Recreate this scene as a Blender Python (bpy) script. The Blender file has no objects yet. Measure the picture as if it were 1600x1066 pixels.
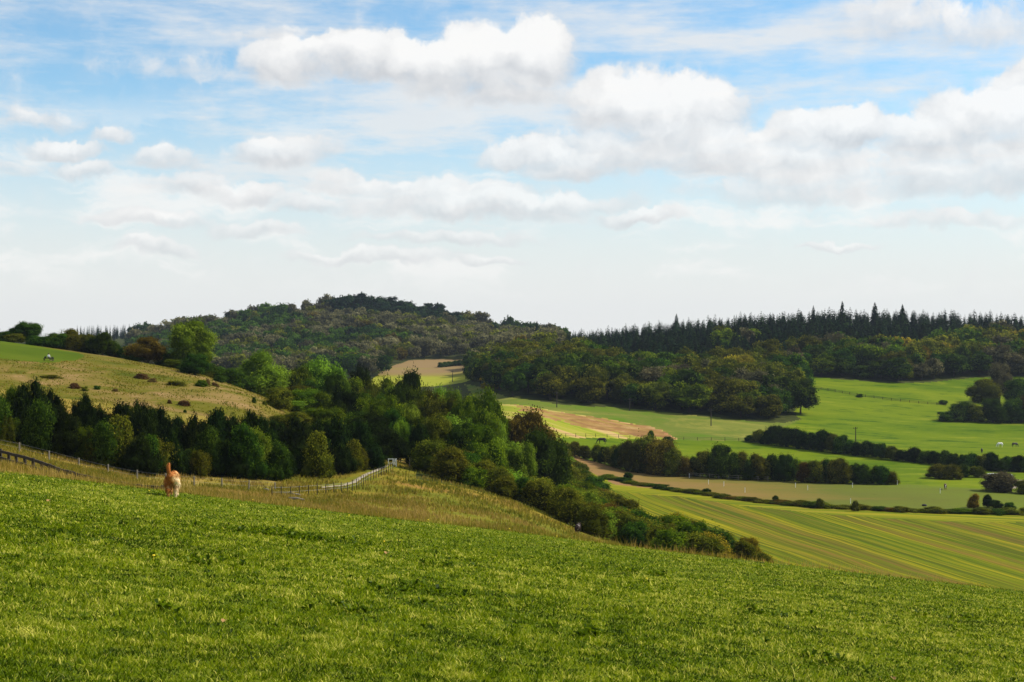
import bpy, bmesh, math, random
import numpy as np
from mathutils import Vector, Matrix
R = random.Random(7); NR = np.random.RandomState(11)
SC = bpy.context.scene; COL = SC.collection
F = 2222.0; U0 = 800.0; V0 = 515.0           # focal length in photo pixels, principal column, eye-level row

# ------------------------------------------------------------------ object helpers
def tag(o, label=None, cat=None, group=None, kind=None):
    if label: o['label'] = label
    if cat: o['category'] = cat
    if group: o['group'] = group
    if kind: o['kind'] = kind
    return o
def empty(name, loc=(0,0,0), rz=0, label=None, cat=None, group=None):
    o = bpy.data.objects.new(name, None); COL.objects.link(o); o.empty_display_size = .2
    o.location = loc; o.rotation_euler = (0,0,rz)
    return tag(o, label, cat, group)
def link(name, me, parent=None, mats=None):
    o = bpy.data.objects.new(name, me); COL.objects.link(o)
    if parent: o.parent = parent
    return o
def np_mesh(name, V, faces, mats, midx=None, attrs=None, smooth=False):
    """V (n,3); faces: list of (m,k) int arrays"""
    me = bpy.data.meshes.new(name)
    V = np.ascontiguousarray(V, dtype=np.float32)
    me.vertices.add(len(V)); me.vertices.foreach_set('co', V.ravel())
    loops = np.concatenate([f.ravel() for f in faces]).astype(np.int32)
    sizes = np.concatenate([np.full(len(f), f.shape[1], np.int32) for f in faces])
    starts = np.concatenate([[0], np.cumsum(sizes)[:-1]]).astype(np.int32)
    me.loops.add(len(loops)); me.loops.foreach_set('vertex_index', loops)
    me.polygons.add(len(sizes)); me.polygons.foreach_set('loop_start', starts); me.polygons.foreach_set('loop_total', sizes)
    if midx is not None: me.polygons.foreach_set('material_index', np.asarray(midx, np.int32))
    for m in mats: me.materials.append(m)
    if attrs:
        for k, a in attrs.items():
            at = me.attributes.new(k, 'FLOAT', 'POINT'); at.data.foreach_set('value', np.asarray(a, np.float32))
    me.polygons.foreach_set('use_smooth', np.full(len(sizes), smooth, bool))
    me.update(calc_edges=True)
    return me
class MB:
    def __init__(s): s.v = []; s.f = []
    def box(s, c, d, rot=None):
        n = len(s.v); M = rot or Matrix.Identity(3)
        for z in (-1,1):
            for x, y in ((-1,-1),(1,-1),(1,1),(-1,1)):
                s.v.append(tuple(Vector(c) + M @ Vector((x*d[0]/2, y*d[1]/2, z*d[2]/2))))
        s.f += [(n,n+3,n+2,n+1),(n+4,n+5,n+6,n+7)] + [(n+i, n+(i+1)%4, n+4+(i+1)%4, n+4+i) for i in range(4)]
        return s
    def beam(s, a, b, w, h):
        a = Vector(a); b = Vector(b); d = b-a; q = d.to_track_quat('Y','Z').to_matrix()
        return s.box((a+b)/2, (w, d.length, h), q)
    def tube(s, pts, rad, seg=6, cap=True):
        n0 = len(s.v); k = len(pts)
        for i, p in enumerate(pts):
            p = Vector(p); d = (Vector(pts[min(i+1,k-1)])-Vector(pts[max(i-1,0)])).normalized()
            a = d.orthogonal().normalized(); b = d.cross(a); r = rad[i] if hasattr(rad,'__len__') else rad
            for j in range(seg):
                t = 2*math.pi*j/seg; s.v.append(tuple(p + a*math.cos(t)*r + b*math.sin(t)*r))
        for i in range(k-1):
            for j in range(seg):
                s.f.append((n0+i*seg+j, n0+i*seg+(j+1)%seg, n0+(i+1)*seg+(j+1)%seg, n0+(i+1)*seg+j))
        if cap: s.f.append(tuple(n0+j for j in reversed(range(seg)))); s.f.append(tuple(n0+(k-1)*seg+j for j in range(seg)))
        return s
    def ell(s, c, r, seg=10, rings=7, wob=0):
        n0 = len(s.v); c = Vector(c)
        for i in range(rings+1):
            a = math.pi*i/rings
            for j in range(seg):
                t = 2*math.pi*j/seg; k = 1+R.uniform(-wob,wob)
                s.v.append(tuple(c+Vector((r[0]*math.sin(a)*math.cos(t)*k, r[1]*math.sin(a)*math.sin(t)*k, r[2]*math.cos(a)*k))))
        for i in range(rings):
            for j in range(seg):
                s.f.append((n0+i*seg+j, n0+(i+1)*seg+j, n0+(i+1)*seg+(j+1)%seg, n0+i*seg+(j+1)%seg))
        return s
    def build(s, name, mat, parent=None, smooth=False, bevel=0):
        me = bpy.data.meshes.new(name); me.from_pydata(s.v, [], s.f); me.materials.append(mat)
        if smooth: me.polygons.foreach_set('use_smooth', [True]*len(me.polygons))
        me.update(); o = link(name, me, parent)
        if bevel:
            m = o.modifiers.new('Bevel','BEVEL'); m.width = bevel; m.segments = 2; m.limit_method = 'ANGLE'
        return o

# ------------------------------------------------------------------ numpy noise
def vnoise(x, y, s=0):
    xi = np.floor(x).astype(np.int64); yi = np.floor(y).astype(np.int64); fx = x-xi; fy = y-yi
    fx = fx*fx*(3-2*fx); fy = fy*fy*(3-2*fy)
    def h(a, b):
        n = (a*374761393 + b*668265263 + s*1274126177) & 0x7fffffff
        n = ((n ^ (n >> 13))*1274126177) & 0x7fffffff
        return ((n ^ (n >> 16)) & 0xffff)/65535.0
    return (h(xi,yi)*(1-fx)+h(xi+1,yi)*fx)*(1-fy) + (h(xi,yi+1)*(1-fx)+h(xi+1,yi+1)*fx)*fy
def fbm(x, y, sc, s=0, o=4):
    t = 0; a = .5; tot = 0
    for i in range(o): t = t + a*vnoise(x/sc*2**i, y/sc*2**i, s+i); tot += a; a *= .55
    return t/tot

# ------------------------------------------------------------------ terrain heights
YK = [36,50,70,90,120,150,175,200,240,275,300,340,380,420,480,540,600,660,730,800,900,1000,1150,1300,1500,2000,3500,7000]
TB = {
-900:[0,-3,-4,-4,-4,-3,-1,1,4,6,7,7,5,2,-4,-10,-15,-20,-24,-26,-26,-25,-22,-18,-15,-14,-14,-14],
-400:[0,-4,-5.4,-6.2,-7.4,-7.5,-6,-4,-1,1.5,2.2,2,-1,-5,-12,-20,-25,-27,-28,-28,-27,-26,-22,-18,-14,-14,-14,-14],
0:[0,-5.0,-7.1,-8.6,-10.4,-12,-11,-9,-5.6,-3.2,-2.35,-4,-8,-13,-20,-26,-28,-28,-28,-28,-27,-25,-22,-18,-14,-14,-14,-14],
200:[0,-6,-8.9,-10.9,-13.3,-15.2,-14,-11.6,-8,-6,-6.2,-9,-14,-19,-24,-27,-28,-28,-28,-28,-27,-25,-21,-15.5,-9,-10,-14,-14],
320:[0,-6.4,-9.6,-11.8,-14.1,-15.9,-15.3,-13,-9.3,-8.8,-10.5,-15,-20,-24,-28,-29,-29,-29,-28,-28,-26,-22,-9,-4,-5,-9,-14,-14],
400:[0,-6.6,-9.8,-12.3,-14.7,-16.4,-16.4,-14.5,-11.1,-12.5,-16,-21,-25,-27,-29,-30,-30,-29,-28,-27,-25,-20,-7,3,2,-6,-14,-14],
500:[0,-7,-10.4,-13.1,-15.6,-17,-17.6,-17.6,-17,-19,-21,-25,-28,-30,-31,-31,-31,-30,-29,-27.5,-24.5,-18,-2,13.5,9,-4,-14,-14],
600:[0,-7.5,-11.3,-14.2,-16.7,-17.6,-17.9,-18.2,-20.6,-24.5,-27.5,-30.5,-32.5,-33,-33,-32,-31,-30.5,-30,-28,-23.5,-17.5,-2,14,11,-4,-14,-14],
720:[0,-7.9,-11.9,-15,-17.5,-18.5,-19.5,-21,-25,-28,-31,-33,-34,-33.5,-32,-30,-28.5,-28,-28,-28,-24,-19,-8,0.5,0,-5,-14,-14],
800:[0,-8.2,-12.4,-15.6,-18,-19.6,-21.3,-24,-28.5,-31,-33,-34.5,-34,-32.5,-29,-25.5,-22,-19,-17,-16,-15,-14,-11,-9,-9,-10,-14,-14],
900:[0,-8.6,-13.2,-16.6,-19.3,-22,-24.4,-27,-31,-33.3,-34.8,-36,-36,-35,-31.8,-27.8,-23.5,-19.5,-16.5,-14.5,-12.5,-12,-12,-12,-12,-12,-14,-14],
1000:[0,-9,-14,-17.6,-20.9,-24.4,-27.4,-30,-33.5,-35.5,-36.5,-37.3,-37.8,-37.3,-34.5,-30,-25,-20.5,-16.5,-12.5,-9,-9,-11,-12,-12,-14,-14,-14],
1200:[0,-9.8,-15.4,-19.5,-23.5,-27.5,-30,-32,-34.5,-36,-37,-37.8,-38.3,-38.2,-36,-32,-27,-22,-15.5,-9.5,-3.5,-2,-5,-9,-12,-14,-14,-14],
1400:[0,-10.5,-16.5,-21,-25.5,-29,-31.3,-33.3,-35.5,-36.8,-37.4,-38.2,-38.8,-39,-38.2,-35.5,-30.5,-24.5,-17,-10,-2,0,-3,-8,-12,-14,-14,-14],
1600:[0,-11.2,-17.6,-22.5,-27,-30.5,-32.8,-34.5,-36.3,-37.5,-38.2,-39,-39.5,-39.8,-39.5,-37.5,-33.5,-27.5,-20,-12,-4.5,-1.5,-3,-8,-12,-14,-14,-14],
2000:[0,-12.5,-19.5,-25,-30,-33,-35,-36.5,-38,-39,-39.6,-40.2,-40.6,-41,-41,-40,-37,-31,-24,-16,-7,-4,-5,-9,-12,-14,-14,-14],
2900:[0,-15,-23,-29,-33,-36,-38,-39,-40,-41,-41,-41.5,-42,-42,-42,-41,-39,-34,-27,-19,-10,-7,-8,-10,-12,-14,-14,-14],
}
def pchip(xk, yk, x):
    xk = np.asarray(xk, float); yk = np.asarray(yk, float); h = np.diff(xk); d = np.diff(yk, axis=0)/h.reshape((-1,)+(1,)*(yk.ndim-1))
    m = np.zeros_like(yk); m[0] = d[0]; m[-1] = d[-1]
    hh = h.reshape((-1,)+(1,)*(yk.ndim-1)); w1 = 2*hh[1:]+hh[:-1]; w2 = hh[1:]+2*hh[:-1]
    with np.errstate(divide='ignore', invalid='ignore'):
        hm = (w1+w2)/(w1/d[:-1]+w2/d[1:])
    m[1:-1] = np.where(d[:-1]*d[1:] > 0, hm, 0)
    i = np.clip(np.searchsorted(xk, x)-1, 0, len(xk)-2); hs = h[i]; t = (np.clip(x, xk[0], xk[-1])-xk[i])/hs
    sh = (-1,)+(1,)*(yk.ndim-1); t = t.reshape(sh); hs = hs.reshape(sh)
    return ((1+2*t)*(1-t)**2)*yk[i] + t*(1-t)**2*hs*m[i] + t*t*(3-2*t)*yk[i+1] + t*t*(t-1)*hs*m[i+1]
def plane(x, y): return -1.6 - .119*x - .099*np.maximum(y, -12)
US = sorted(TB); LG = np.linspace(math.log(36), math.log(7000), 700); UG = np.arange(-900, 2901, 10.)
tab = []
for u in US:
    z = list(TB[u]); z[0] = plane(36*(u-U0)/F, 36.); tab.append(z)
tab = np.array(tab)
tabY = pchip(np.array(YK, float), tab.T, np.exp(LG))          # (700, nU)
# catmull-like smoothing across u: interpolate linearly and blur
ZG = np.stack([np.interp(UG, US, r) for r in tabY])
ker = np.exp(-np.linspace(-2,2,13)**2); ker /= ker.sum()
ZG = np.stack([np.convolve(np.pad(r, 6, mode='edge'), ker, 'valid') for r in ZG])
def H(x, y):
    x = np.asarray(x, float); y = np.asarray(y, float)
    th = np.arctan2(x, y); r = np.hypot(x, y); thc = np.clip(th, -.76, .76)
    ye = r*np.cos(thc); u = U0+F*np.tan(thc)
    a = (np.log(np.clip(ye, 36, 6990))-LG[0])/(LG[1]-LG[0]); b = np.clip((u-UG[0])/10, 0, len(UG)-1.001)
    i = np.clip(a.astype(int), 0, len(LG)-2); j = b.astype(int); fa = a-i; fb = b-j
    zt = (ZG[i,j]*(1-fa)+ZG[i+1,j]*fa)*(1-fb) + (ZG[i,j+1]*(1-fa)+ZG[i+1,j+1]*fa)*fb
    zp = plane(x, y); w = np.clip((ye-33)/5, 0, 1); w = w*w*(3-2*w)
    z = zp*(1-w)+zt*w
    amp = np.clip((ye-5)/60, .05, 1.0)*.55*np.clip(1.6-ye/260, .18, 1)
    return z + amp*(fbm(x, y, 14, 3, 3)-.5)*np.clip(1.0, 0, 1)
def h1(x, y): return float(H(np.array([x]), np.array([y]))[0])
def XY(u, Y): return ((u-U0)/F*Y, Y)
def Yat(u, v, lo, hi):
    ys = np.linspace(lo, hi, 400); xs = (u-U0)/F*ys; vv = V0-H(xs, ys)/ys*F
    k = np.where(vv <= v)[0]
    return float(ys[k[0]]) if len(k) else hi
def gp(u, v, lo, hi):
    Y = Yat(u, v, lo, hi); return XY(u, Y)

# ------------------------------------------------------------------ materials
MATS = {}
def newmat(n):
    m = bpy.data.materials.new(n); m.use_nodes = True; nt = m.node_tree; nt.nodes.clear(); MATS[n] = m
    return m, nt
def N(nt, t, **k):
    n = nt.nodes.new(t)
    for a, b in k.items():
        if a.startswith('i_'): n.inputs[int(a[2:])].default_value = b
        else: setattr(n, a, b)
    return n
def noise(nt, scale, detail=4, rough=.55, vec=None, dist=0):
    n = N(nt, 'ShaderNodeTexNoise'); n.inputs['Scale'].default_value = scale; n.inputs['Detail'].default_value = detail
    n.inputs['Roughness'].default_value = rough; n.inputs['Distortion'].default_value = dist
    if vec: nt.links.new(vec, n.inputs['Vector'])
    return n.outputs['Fac']
def ramp(nt, fac, stops, mode='LINEAR'):
    n = N(nt, 'ShaderNodeValToRGB'); n.color_ramp.interpolation = mode; e = n.color_ramp.elements
    while len(e) > 1: e.remove(e[0])
    e[0].position = stops[0][0]; e[0].color = tuple(stops[0][1])+(1,)
    for p, c in stops[1:]:
        x = e.new(p); x.color = tuple(c)+(1,)
    nt.links.new(fac, n.inputs[0]); return n.outputs[0]
def mixc(nt, f, a, b, mode='MIX'):
    n = N(nt, 'ShaderNodeMix', data_type='RGBA', blend_type=mode)
    for s, k in ((f,0),(a,6),(b,7)):
        if hasattr(s, 'links'): nt.links.new(s, n.inputs[k])
        else: n.inputs[k].default_value = s if k == 0 else tuple(s)+(1,)
    return n.outputs[2]
def math_(nt, op, a, b=None, c=None, clamp=False):
    n = N(nt, 'ShaderNodeMath', operation=op, use_clamp=clamp)
    for k, s in enumerate((a,b,c)):
        if s is None: continue
        if hasattr(s, 'links'): nt.links.new(s, n.inputs[k])
        else: n.inputs[k].default_value = s
    return n.outputs[0]
def sstep(nt, x, a, b):
    n = N(nt, 'ShaderNodeMapRange', interpolation_type='SMOOTHSTEP'); nt.links.new(x, n.inputs[0])
    n.inputs[1].default_value = a; n.inputs[2].default_value = b; return n.outputs[0]
def bsdf(nt, col, rough=.9, bump=None, bs=.5, bd=.1, spec=.1):
    p = N(nt, 'ShaderNodeBsdfPrincipled'); p.inputs['Roughness'].default_value = rough
    p.inputs['Specular IOR Level'].default_value = spec
    if hasattr(col, 'links'): nt.links.new(col, p.inputs['Base Color'])
    else: p.inputs['Base Color'].default_value = tuple(col)+(1,)
    if bump:
        b = N(nt, 'ShaderNodeBump'); b.inputs['Strength'].default_value = bs; b.inputs['Distance'].default_value = bd
        nt.links.new(bump, b.inputs['Height']); nt.links.new(b.outputs[0], p.inputs['Normal'])
    o = N(nt, 'ShaderNodeOutputMaterial'); nt.links.new(p.outputs[0], o.inputs[0]); return p
def plain(n, c, rough=.7, var=.25, scale=8, spec=.2):
    m, nt = newmat(n); tc = N(nt, 'ShaderNodeTexCoord').outputs['Object']
    f = noise(nt, scale, 5, .6, tc); col = mixc(nt, f, tuple(x*(1-var) for x in c), tuple(min(1,x*(1+var)) for x in c))
    bsdf(nt, col, rough, f, .3, .02, spec); return m
def leafmat(n, c, alt, trans=.35):
    """c base, alt the colour some of the clumps have"""
    m, nt = newmat(n); at = N(nt, 'ShaderNodeAttribute', attribute_name='var').outputs['Fac']
    oi = N(nt, 'ShaderNodeObjectInfo').outputs['Random']
    col = mixc(nt, sstep(nt, at, .35, .95), c, alt)
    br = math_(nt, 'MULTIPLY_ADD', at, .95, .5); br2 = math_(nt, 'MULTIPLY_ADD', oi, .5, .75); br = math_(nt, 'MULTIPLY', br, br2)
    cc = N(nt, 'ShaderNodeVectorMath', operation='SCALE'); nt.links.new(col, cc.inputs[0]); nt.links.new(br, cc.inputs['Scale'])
    hs = N(nt, 'ShaderNodeHueSaturation'); nt.links.new(cc.outputs[0], hs.inputs['Color']); nt.links.new(math_(nt,'MULTIPLY_ADD',oi,.04,.48), hs.inputs['Hue'])
    d = N(nt, 'ShaderNodeBsdfDiffuse'); t = N(nt, 'ShaderNodeBsdfTranslucent'); x = N(nt, 'ShaderNodeMixShader'); x.inputs[0].default_value = trans
    nt.links.new(hs.outputs[0], d.inputs[0]); nt.links.new(hs.outputs[0], t.inputs[0])
    nt.links.new(d.outputs[0], x.inputs[1]); nt.links.new(t.outputs[0], x.inputs[2])
    o = N(nt, 'ShaderNodeOutputMaterial'); nt.links.new(x.outputs[0], o.inputs[0]); return m
leafmat('leaf_yew', (.009,.018,.003), (.026,.042,.004), .2)
leafmat('leaf_dark', (.022,.046,.004), (.062,.105,.007), .36)
leafmat('leaf_mid', (.050,.084,.003), (.14,.18,.007), .42)
leafmat('leaf_bright', (.105,.175,.010), (.20,.28,.020), .45)
leafmat('leaf_olive', (.060,.070,.005), (.15,.145,.010), .4)
leafmat('leaf_russet', (.080,.056,.007), (.16,.112,.012), .4)
leafmat('leaf_gold', (.15,.115,.008), (.28,.20,.012), .42)
leafmat('leaf_grey', (.070,.064,.028), (.15,.130,.056), .38)
leafmat('leaf_spruce', (.010,.022,.008), (.026,.048,.012), .2)
leafmat('leaf_brownred', (.095,.052,.018), (.15,.095,.03), .3)
plain('bark', (.055,.042,.03), .9, .4, 6, .05)
plain('timber', (.045,.036,.028), .85, .35, 5, .1)
plain('timber_pale', (.22,.19,.145), .85, .25, 5, .1)
plain('white_paint', (.8,.8,.78), .35, .05, 3, .4)
plain('dark_glass', (.02,.025,.03), .1, .1, 3, .6)
plain('rubber', (.02,.02,.02), .8, .1, 8, .2)
plain('horse_white', (.72,.70,.66), .7, .1, 3, .2)
plain('horse_dark', (.022,.014,.012), .6, .3, 3, .3)
plain('horse_brown', (.10,.04,.018), .6, .3, 3, .3)
plain('hair_dark', (.012,.010,.010), .7, .3, 9, .2)
plain('skin', (.5,.3,.2), .6, .1, 9, .3)
plain('cloth_white', (.8,.8,.8), .85, .04, 9, .1)
plain('cloth_dark', (.02,.02,.035), .85, .2, 9, .1)
plain('wire', (.3,.3,.3), .5, .1, 9, .4)
plain('chalk', (.25,.21,.14), .95, .2, 1.2, .05)

def fieldmat(n, build):
    m, nt = newmat(n); tc = N(nt, 'ShaderNodeTexCoord').outputs['Object']
    sp = N(nt, 'ShaderNodeSeparateXYZ'); nt.links.new(tc, sp.inputs[0])
    col, bump, bd = build(nt, tc, sp.outputs[0], sp.outputs[1]); bsdf(nt, col, .95, bump, .6, bd, .02); return m
def f_meadow(nt, tc, x, y):
    a = noise(nt, .35, 6, .65, tc); b = noise(nt, 9, 6, .7, tc)
    c = ramp(nt, a, [(.3,(.050,.080,.002)),(.5,(.085,.118,.003)),(.7,(.14,.15,.012))])
    c = mixc(nt, sstep(nt, b, .45, .8), c, (.14,.15,.035)); c = mixc(nt, sstep(nt, b, .42, .25), c, (.025,.045,.006)); return c, b, .06
def f_dry(nt, tc, x, y):
    a = noise(nt, .06, 7, .66, tc, .6); b = noise(nt, 1.1, 6, .75, tc); g = noise(nt, .022, 4, .6, tc, 1)
    c = ramp(nt, a, [(.3,(.10,.105,.010)),(.45,(.19,.15,.020)),(.58,(.27,.18,.034)),(.72,(.32,.19,.055))])
    c = mixc(nt, math_(nt,'MULTIPLY',sstep(nt, g, .52, .66),.7), c, (.12,.125,.012))
    c = mixc(nt, sstep(nt, b, .45, .8), c, (.30,.22,.09)); c = mixc(nt, sstep(nt, b, .42, .22), c, (.04,.042,.01)); return c, b, .25
def f_bank(nt, tc, x, y):
    a = noise(nt, .08, 7, .68, tc, .8); b = noise(nt, 1.3, 6, .75, tc)
    c = ramp(nt, a, [(.32,(.060,.095,.006)),(.46,(.13,.125,.009)),(.58,(.21,.145,.016)),(.72,(.24,.125,.035))])
    c = mixc(nt, sstep(nt, b, .45, .8), c, (.20,.17,.04)); c = mixc(nt, sstep(nt, b, .45, .22), c, (.03,.04,.006)); return c, b, .25
def f_hilltop(nt, tc, x, y):
    a = noise(nt, .08, 7, .66, tc, .8); b = noise(nt, .8, 6, .75, tc)
    c = ramp(nt, a, [(.3,(.05,.064,.004)),(.45,(.10,.092,.008)),(.56,(.165,.115,.03)),(.70,(.26,.16,.07))])
    c = mixc(nt, sstep(nt, b, .5, .85), c, (.23,.155,.05)); c = mixc(nt, sstep(nt, b, .42, .22), c, (.055,.055,.008)); return c, b, .15
def f_green(nt, tc, x, y):
    a = noise(nt, .03, 6, .6, tc, .4); b = noise(nt, .6, 6, .7, tc)
    c = ramp(nt, a, [(.3,(.045,.075,.003)),(.5,(.07,.10,.004)),(.7,(.10,.115,.008))])
    c = mixc(nt, sstep(nt, b, .42, .25), c, (.07,.13,.008)); return c, b, .06
def f_pasture(nt, tc, x, y):
    mp = N(nt, 'ShaderNodeMapping'); nt.links.new(tc, mp.inputs[0]); mp.inputs['Scale'].default_value = (.4,1,1)
    a = noise(nt, .018, 6, .6, mp.outputs[0], .5); b = noise(nt, .12, 7, .75, mp.outputs[0])
    c = ramp(nt, a, [(.3,(.048,.092,.002)),(.5,(.085,.128,.003)),(.68,(.135,.168,.005))])
    c = mixc(nt, sstep(nt, b, .48, .36), c, (.036,.078,.003)); c = mixc(nt, sstep(nt, b, .53, .66), c, (.155,.18,.010)); return c, b, .2
def f_paddock(nt, tc, x, y):
    mp = N(nt, 'ShaderNodeMapping'); nt.links.new(tc, mp.inputs[0]); mp.inputs['Scale'].default_value = (.4,1,1); mp.inputs['Rotation'].default_value = (0,0,.35)
    a = noise(nt, .05, 6, .65, mp.outputs[0], .6); b = noise(nt, .8, 6, .75, tc)
    g = math_(nt, 'ADD', math_(nt, 'MULTIPLY', x, .0085), a)      # greener towards +x
    c = ramp(nt, g, [(.55,(.21,.115,.045)),(.85,(.15,.12,.025)),(1.15,(.085,.11,.014)),(1.6,(.10,.145,.012))][:3])
    c = ramp(nt, math_(nt,'MULTIPLY',g,.5), [(.30,(.225,.125,.05)),(.45,(.165,.12,.028)),(.58,(.10,.11,.018)),(.85,(.11,.15,.012))])
    c = mixc(nt, sstep(nt, b, .44, .25), c, (.06,.06,.012)); return c, b, .1
def f_crop(nt, tc, x, y):
    # rows run almost straight down the field, (0.15,-1) in plan
    w = noise(nt, .02, 3, .5, tc); s = math_(nt, 'ADD', math_(nt,'ADD', x, math_(nt,'MULTIPLY', y, .14)), math_(nt,'MULTIPLY', w, .8))
    cb = N(nt, 'ShaderNodeCombineXYZ'); nt.links.new(math_(nt,'MULTIPLY',s,1.), cb.inputs[0]); nt.links.new(math_(nt,'MULTIPLY',y,.009), cb.inputs[1])
    a = noise(nt, .62, 5, .68, cb.outputs[0]); p = noise(nt, .22, 4, .65, cb.outputs[0]); b = noise(nt, 1.0, 5, .7, tc)
    fine = noise(nt, 1.3, 2, .5, cb.outputs[0])
    c = ramp(nt, a, [(.36,(.045,.080,.002)),(.46,(.095,.118,.003)),(.55,(.17,.158,.004)),(.67,(.29,.24,.008))])
    c = mixc(nt, math_(nt,'MULTIPLY',sstep(nt, p, .48, .62),.8), c, (.15,.082,.020))
    c = mixc(nt, math_(nt,'MULTIPLY',sstep(nt, fine, .46, .62),.8), c, (.055,.070,.004))
    fr = math_(nt,'FRACT', math_(nt,'MULTIPLY', s, 1/11.)); t1 = math_(nt,'LESS_THAN', math_(nt,'ABSOLUTE', math_(nt,'SUBTRACT', fr, .3)), .03); t2 = math_(nt,'LESS_THAN', math_(nt,'ABSOLUTE', math_(nt,'SUBTRACT', fr, .47)), .03)
    c = mixc(nt, math_(nt,'MULTIPLY', math_(nt,'MAXIMUM', t1, t2), .5), c, (.05,.06,.006))
    c = mixc(nt, sstep(nt, b, .42, .2), c, (.07,.06,.012)); return c, b, .08
def f_headland(nt, tc, x, y):
    cb = N(nt, 'ShaderNodeCombineXYZ'); nt.links.new(math_(nt,'MULTIPLY',x,.03), cb.inputs[0]); nt.links.new(math_(nt,'ADD',y,math_(nt,'MULTIPLY',x,.22)), cb.inputs[1])
    a = noise(nt, .35, 4, .6, cb.outputs[0]); c = ramp(nt, a, [(.35,(.07,.10,.004)),(.5,(.14,.15,.006)),(.62,(.24,.21,.010)),(.72,(.17,.10,.035))])
    return c, a, .05
def f_stubble(nt, tc, x, y):
    w = noise(nt, .02, 3, .5, tc); s = math_(nt, 'ADD', math_(nt,'ADD', math_(nt,'MULTIPLY',x,1.), math_(nt,'MULTIPLY', y, .62)), math_(nt,'MULTIPLY', w, 14))
    cb = N(nt, 'ShaderNodeCombineXYZ'); nt.links.new(s, cb.inputs[0]); nt.links.new(math_(nt,'MULTIPLY',y,.05), cb.inputs[1])
    a = noise(nt, .10, 5, .65, cb.outputs[0]); b = noise(nt, .6, 5, .7, tc)
    c = ramp(nt, a, [(.34,(.15,.20,.012)),(.46,(.26,.26,.025)),(.54,(.42,.29,.11)),(.64,(.36,.155,.075)),(.75,(.45,.26,.14))])
    c = mixc(nt, sstep(nt, b, .42, .2), c, (.16,.13,.02)); return c, b, .08
def f_redband(nt, tc, x, y):
    a = noise(nt, .12, 6, .7, tc, .5); cb = N(nt, 'ShaderNodeCombineXYZ'); nt.links.new(math_(nt,'MULTIPLY_ADD', y, .62, x), cb.inputs[0]); nt.links.new(math_(nt,'MULTIPLY',y,.04), cb.inputs[1]); q = noise(nt, .22, 5, .7, cb.outputs[0])
    c = ramp(nt, a, [(.35,(.17,.09,.035)),(.5,(.25,.13,.045)),(.65,(.34,.22,.09))]); c = mixc(nt, math_(nt,'MULTIPLY', sstep(nt, q, .50, .62), .8), c, (.25,.21,.03)); return c, a, .08
def f_rough(nt, tc, x, y):
    a = noise(nt, .04, 7, .7, tc, .6); b = noise(nt, .5, 5, .7, tc)
    c = ramp(nt, a, [(.32,(.075,.135,.008)),(.5,(.115,.135,.02)),(.64,(.20,.19,.035))]); c = mixc(nt, sstep(nt, b, .42, .25), c, (.06,.08,.012)); return c, b, .1
def f_farfield(nt, tc, x, y):
    mp = N(nt, 'ShaderNodeMapping'); nt.links.new(tc, mp.inputs[0]); mp.inputs['Scale'].default_value = (.25,1,1); mp.inputs['Rotation'].default_value = (0,0,-.3)
    a = noise(nt, .03, 5, .6, mp.outputs[0]); yy = math_(nt,'ADD', math_(nt,'MULTIPLY', math_(nt,'SUBTRACT', y, 800), .004), math_(nt,'MULTIPLY', a, .7))
    c = ramp(nt, yy, [(.30,(.24,.25,.02)),(.5,(.21,.18,.03)),(.68,(.21,.14,.06))]); return c, a, .1
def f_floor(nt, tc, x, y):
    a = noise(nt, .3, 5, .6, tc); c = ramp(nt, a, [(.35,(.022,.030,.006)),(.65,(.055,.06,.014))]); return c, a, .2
for nme, fn in dict(meadow=f_meadow, dry=f_dry, bank=f_bank, hilltop=f_hilltop, lawn=f_green, pasture=f_pasture, paddock=f_paddock, crop=f_crop,
                    headland=f_headland, stubble=f_stubble, redband=f_redband, farfield=f_farfield, floor=f_floor, rough=f_rough).items(): fieldmat('g_'+nme, fn)

# ------------------------------------------------------------------ terrain mesh, cut along the field edges
def poly(pts, X, Y):
    ins = np.zeros(X.shape, bool); n = len(pts)
    for i in range(n):
        x1, y1 = pts[i]; x2, y2 = pts[(i+1) % n]
        if y1 == y2: continue
        c = ((y1 > Y) != (y2 > Y)) & (X < (x2-x1)*(Y-y1)/(y2-y1)+x1); ins ^= c
    return ins
hedge1_base = [(880,706),(930,722),(985,736),(1050,743),(1130,747),(1200,750),(1300,755),(1400,757),(1500,762),(1600,768),(1900,775)]
crop_far = [(880,735),(960,757),(1050,765),(1130,777),(1250,790),(1400,799),(1500,801),(1600,802),(2000,812)]
hedge2_base = [(1175,690),(1220,697),(1280,704),(1340,712),(1400,720),(1450,725),(1500,731),(1550,736),(1600,738),(1900,745)]
def line(pts, lo, hi): return [gp(u, v, lo, hi) for u, v in pts]
L_h1 = line(hedge1_base, 300, 470); L_cf = line(crop_far, 230, 420); L_h2 = line(hedge2_base, 380, 520)
wood_front = [(725,596),(745,604),(770,614),(800,622),(870,632),(940,636),(1000,640),(1060,646),(1100,651),(1150,656),(1190,660),(1225,661),(1250,655)]
L_wf = line(wood_front, 440, 700)
stub_edge = line([(780,688),(850,684),(920,684),(1000,686),(1058,688),(1120,689),(1185,690)], 370, 480)
P_crop = [XY(880,395)]+L_cf[1:]+[XY(2400,150), XY(1800,110), XY(1400,110), XY(1190,150), XY(1185,190), XY(1040,212), XY(960,262), XY(925,312)]
P_pad = L_h1 + L_cf[::-1]
P_strip = [XY(800,400)] + stub_edge + L_h2 + L_h1[::-1]
P_stub = [XY(770,410)] + stub_edge[1:] + [L_h2[0], gp(1225,690,380,520), L_wf[-1]] + L_wf[::-1][1:]
P_red = line([(797,633),(860,641),(920,651),(990,662),(1035,673),(1062,686),(1030,685),(960,675),(900,665),(850,652),(812,641)], 400, 560)
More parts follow.
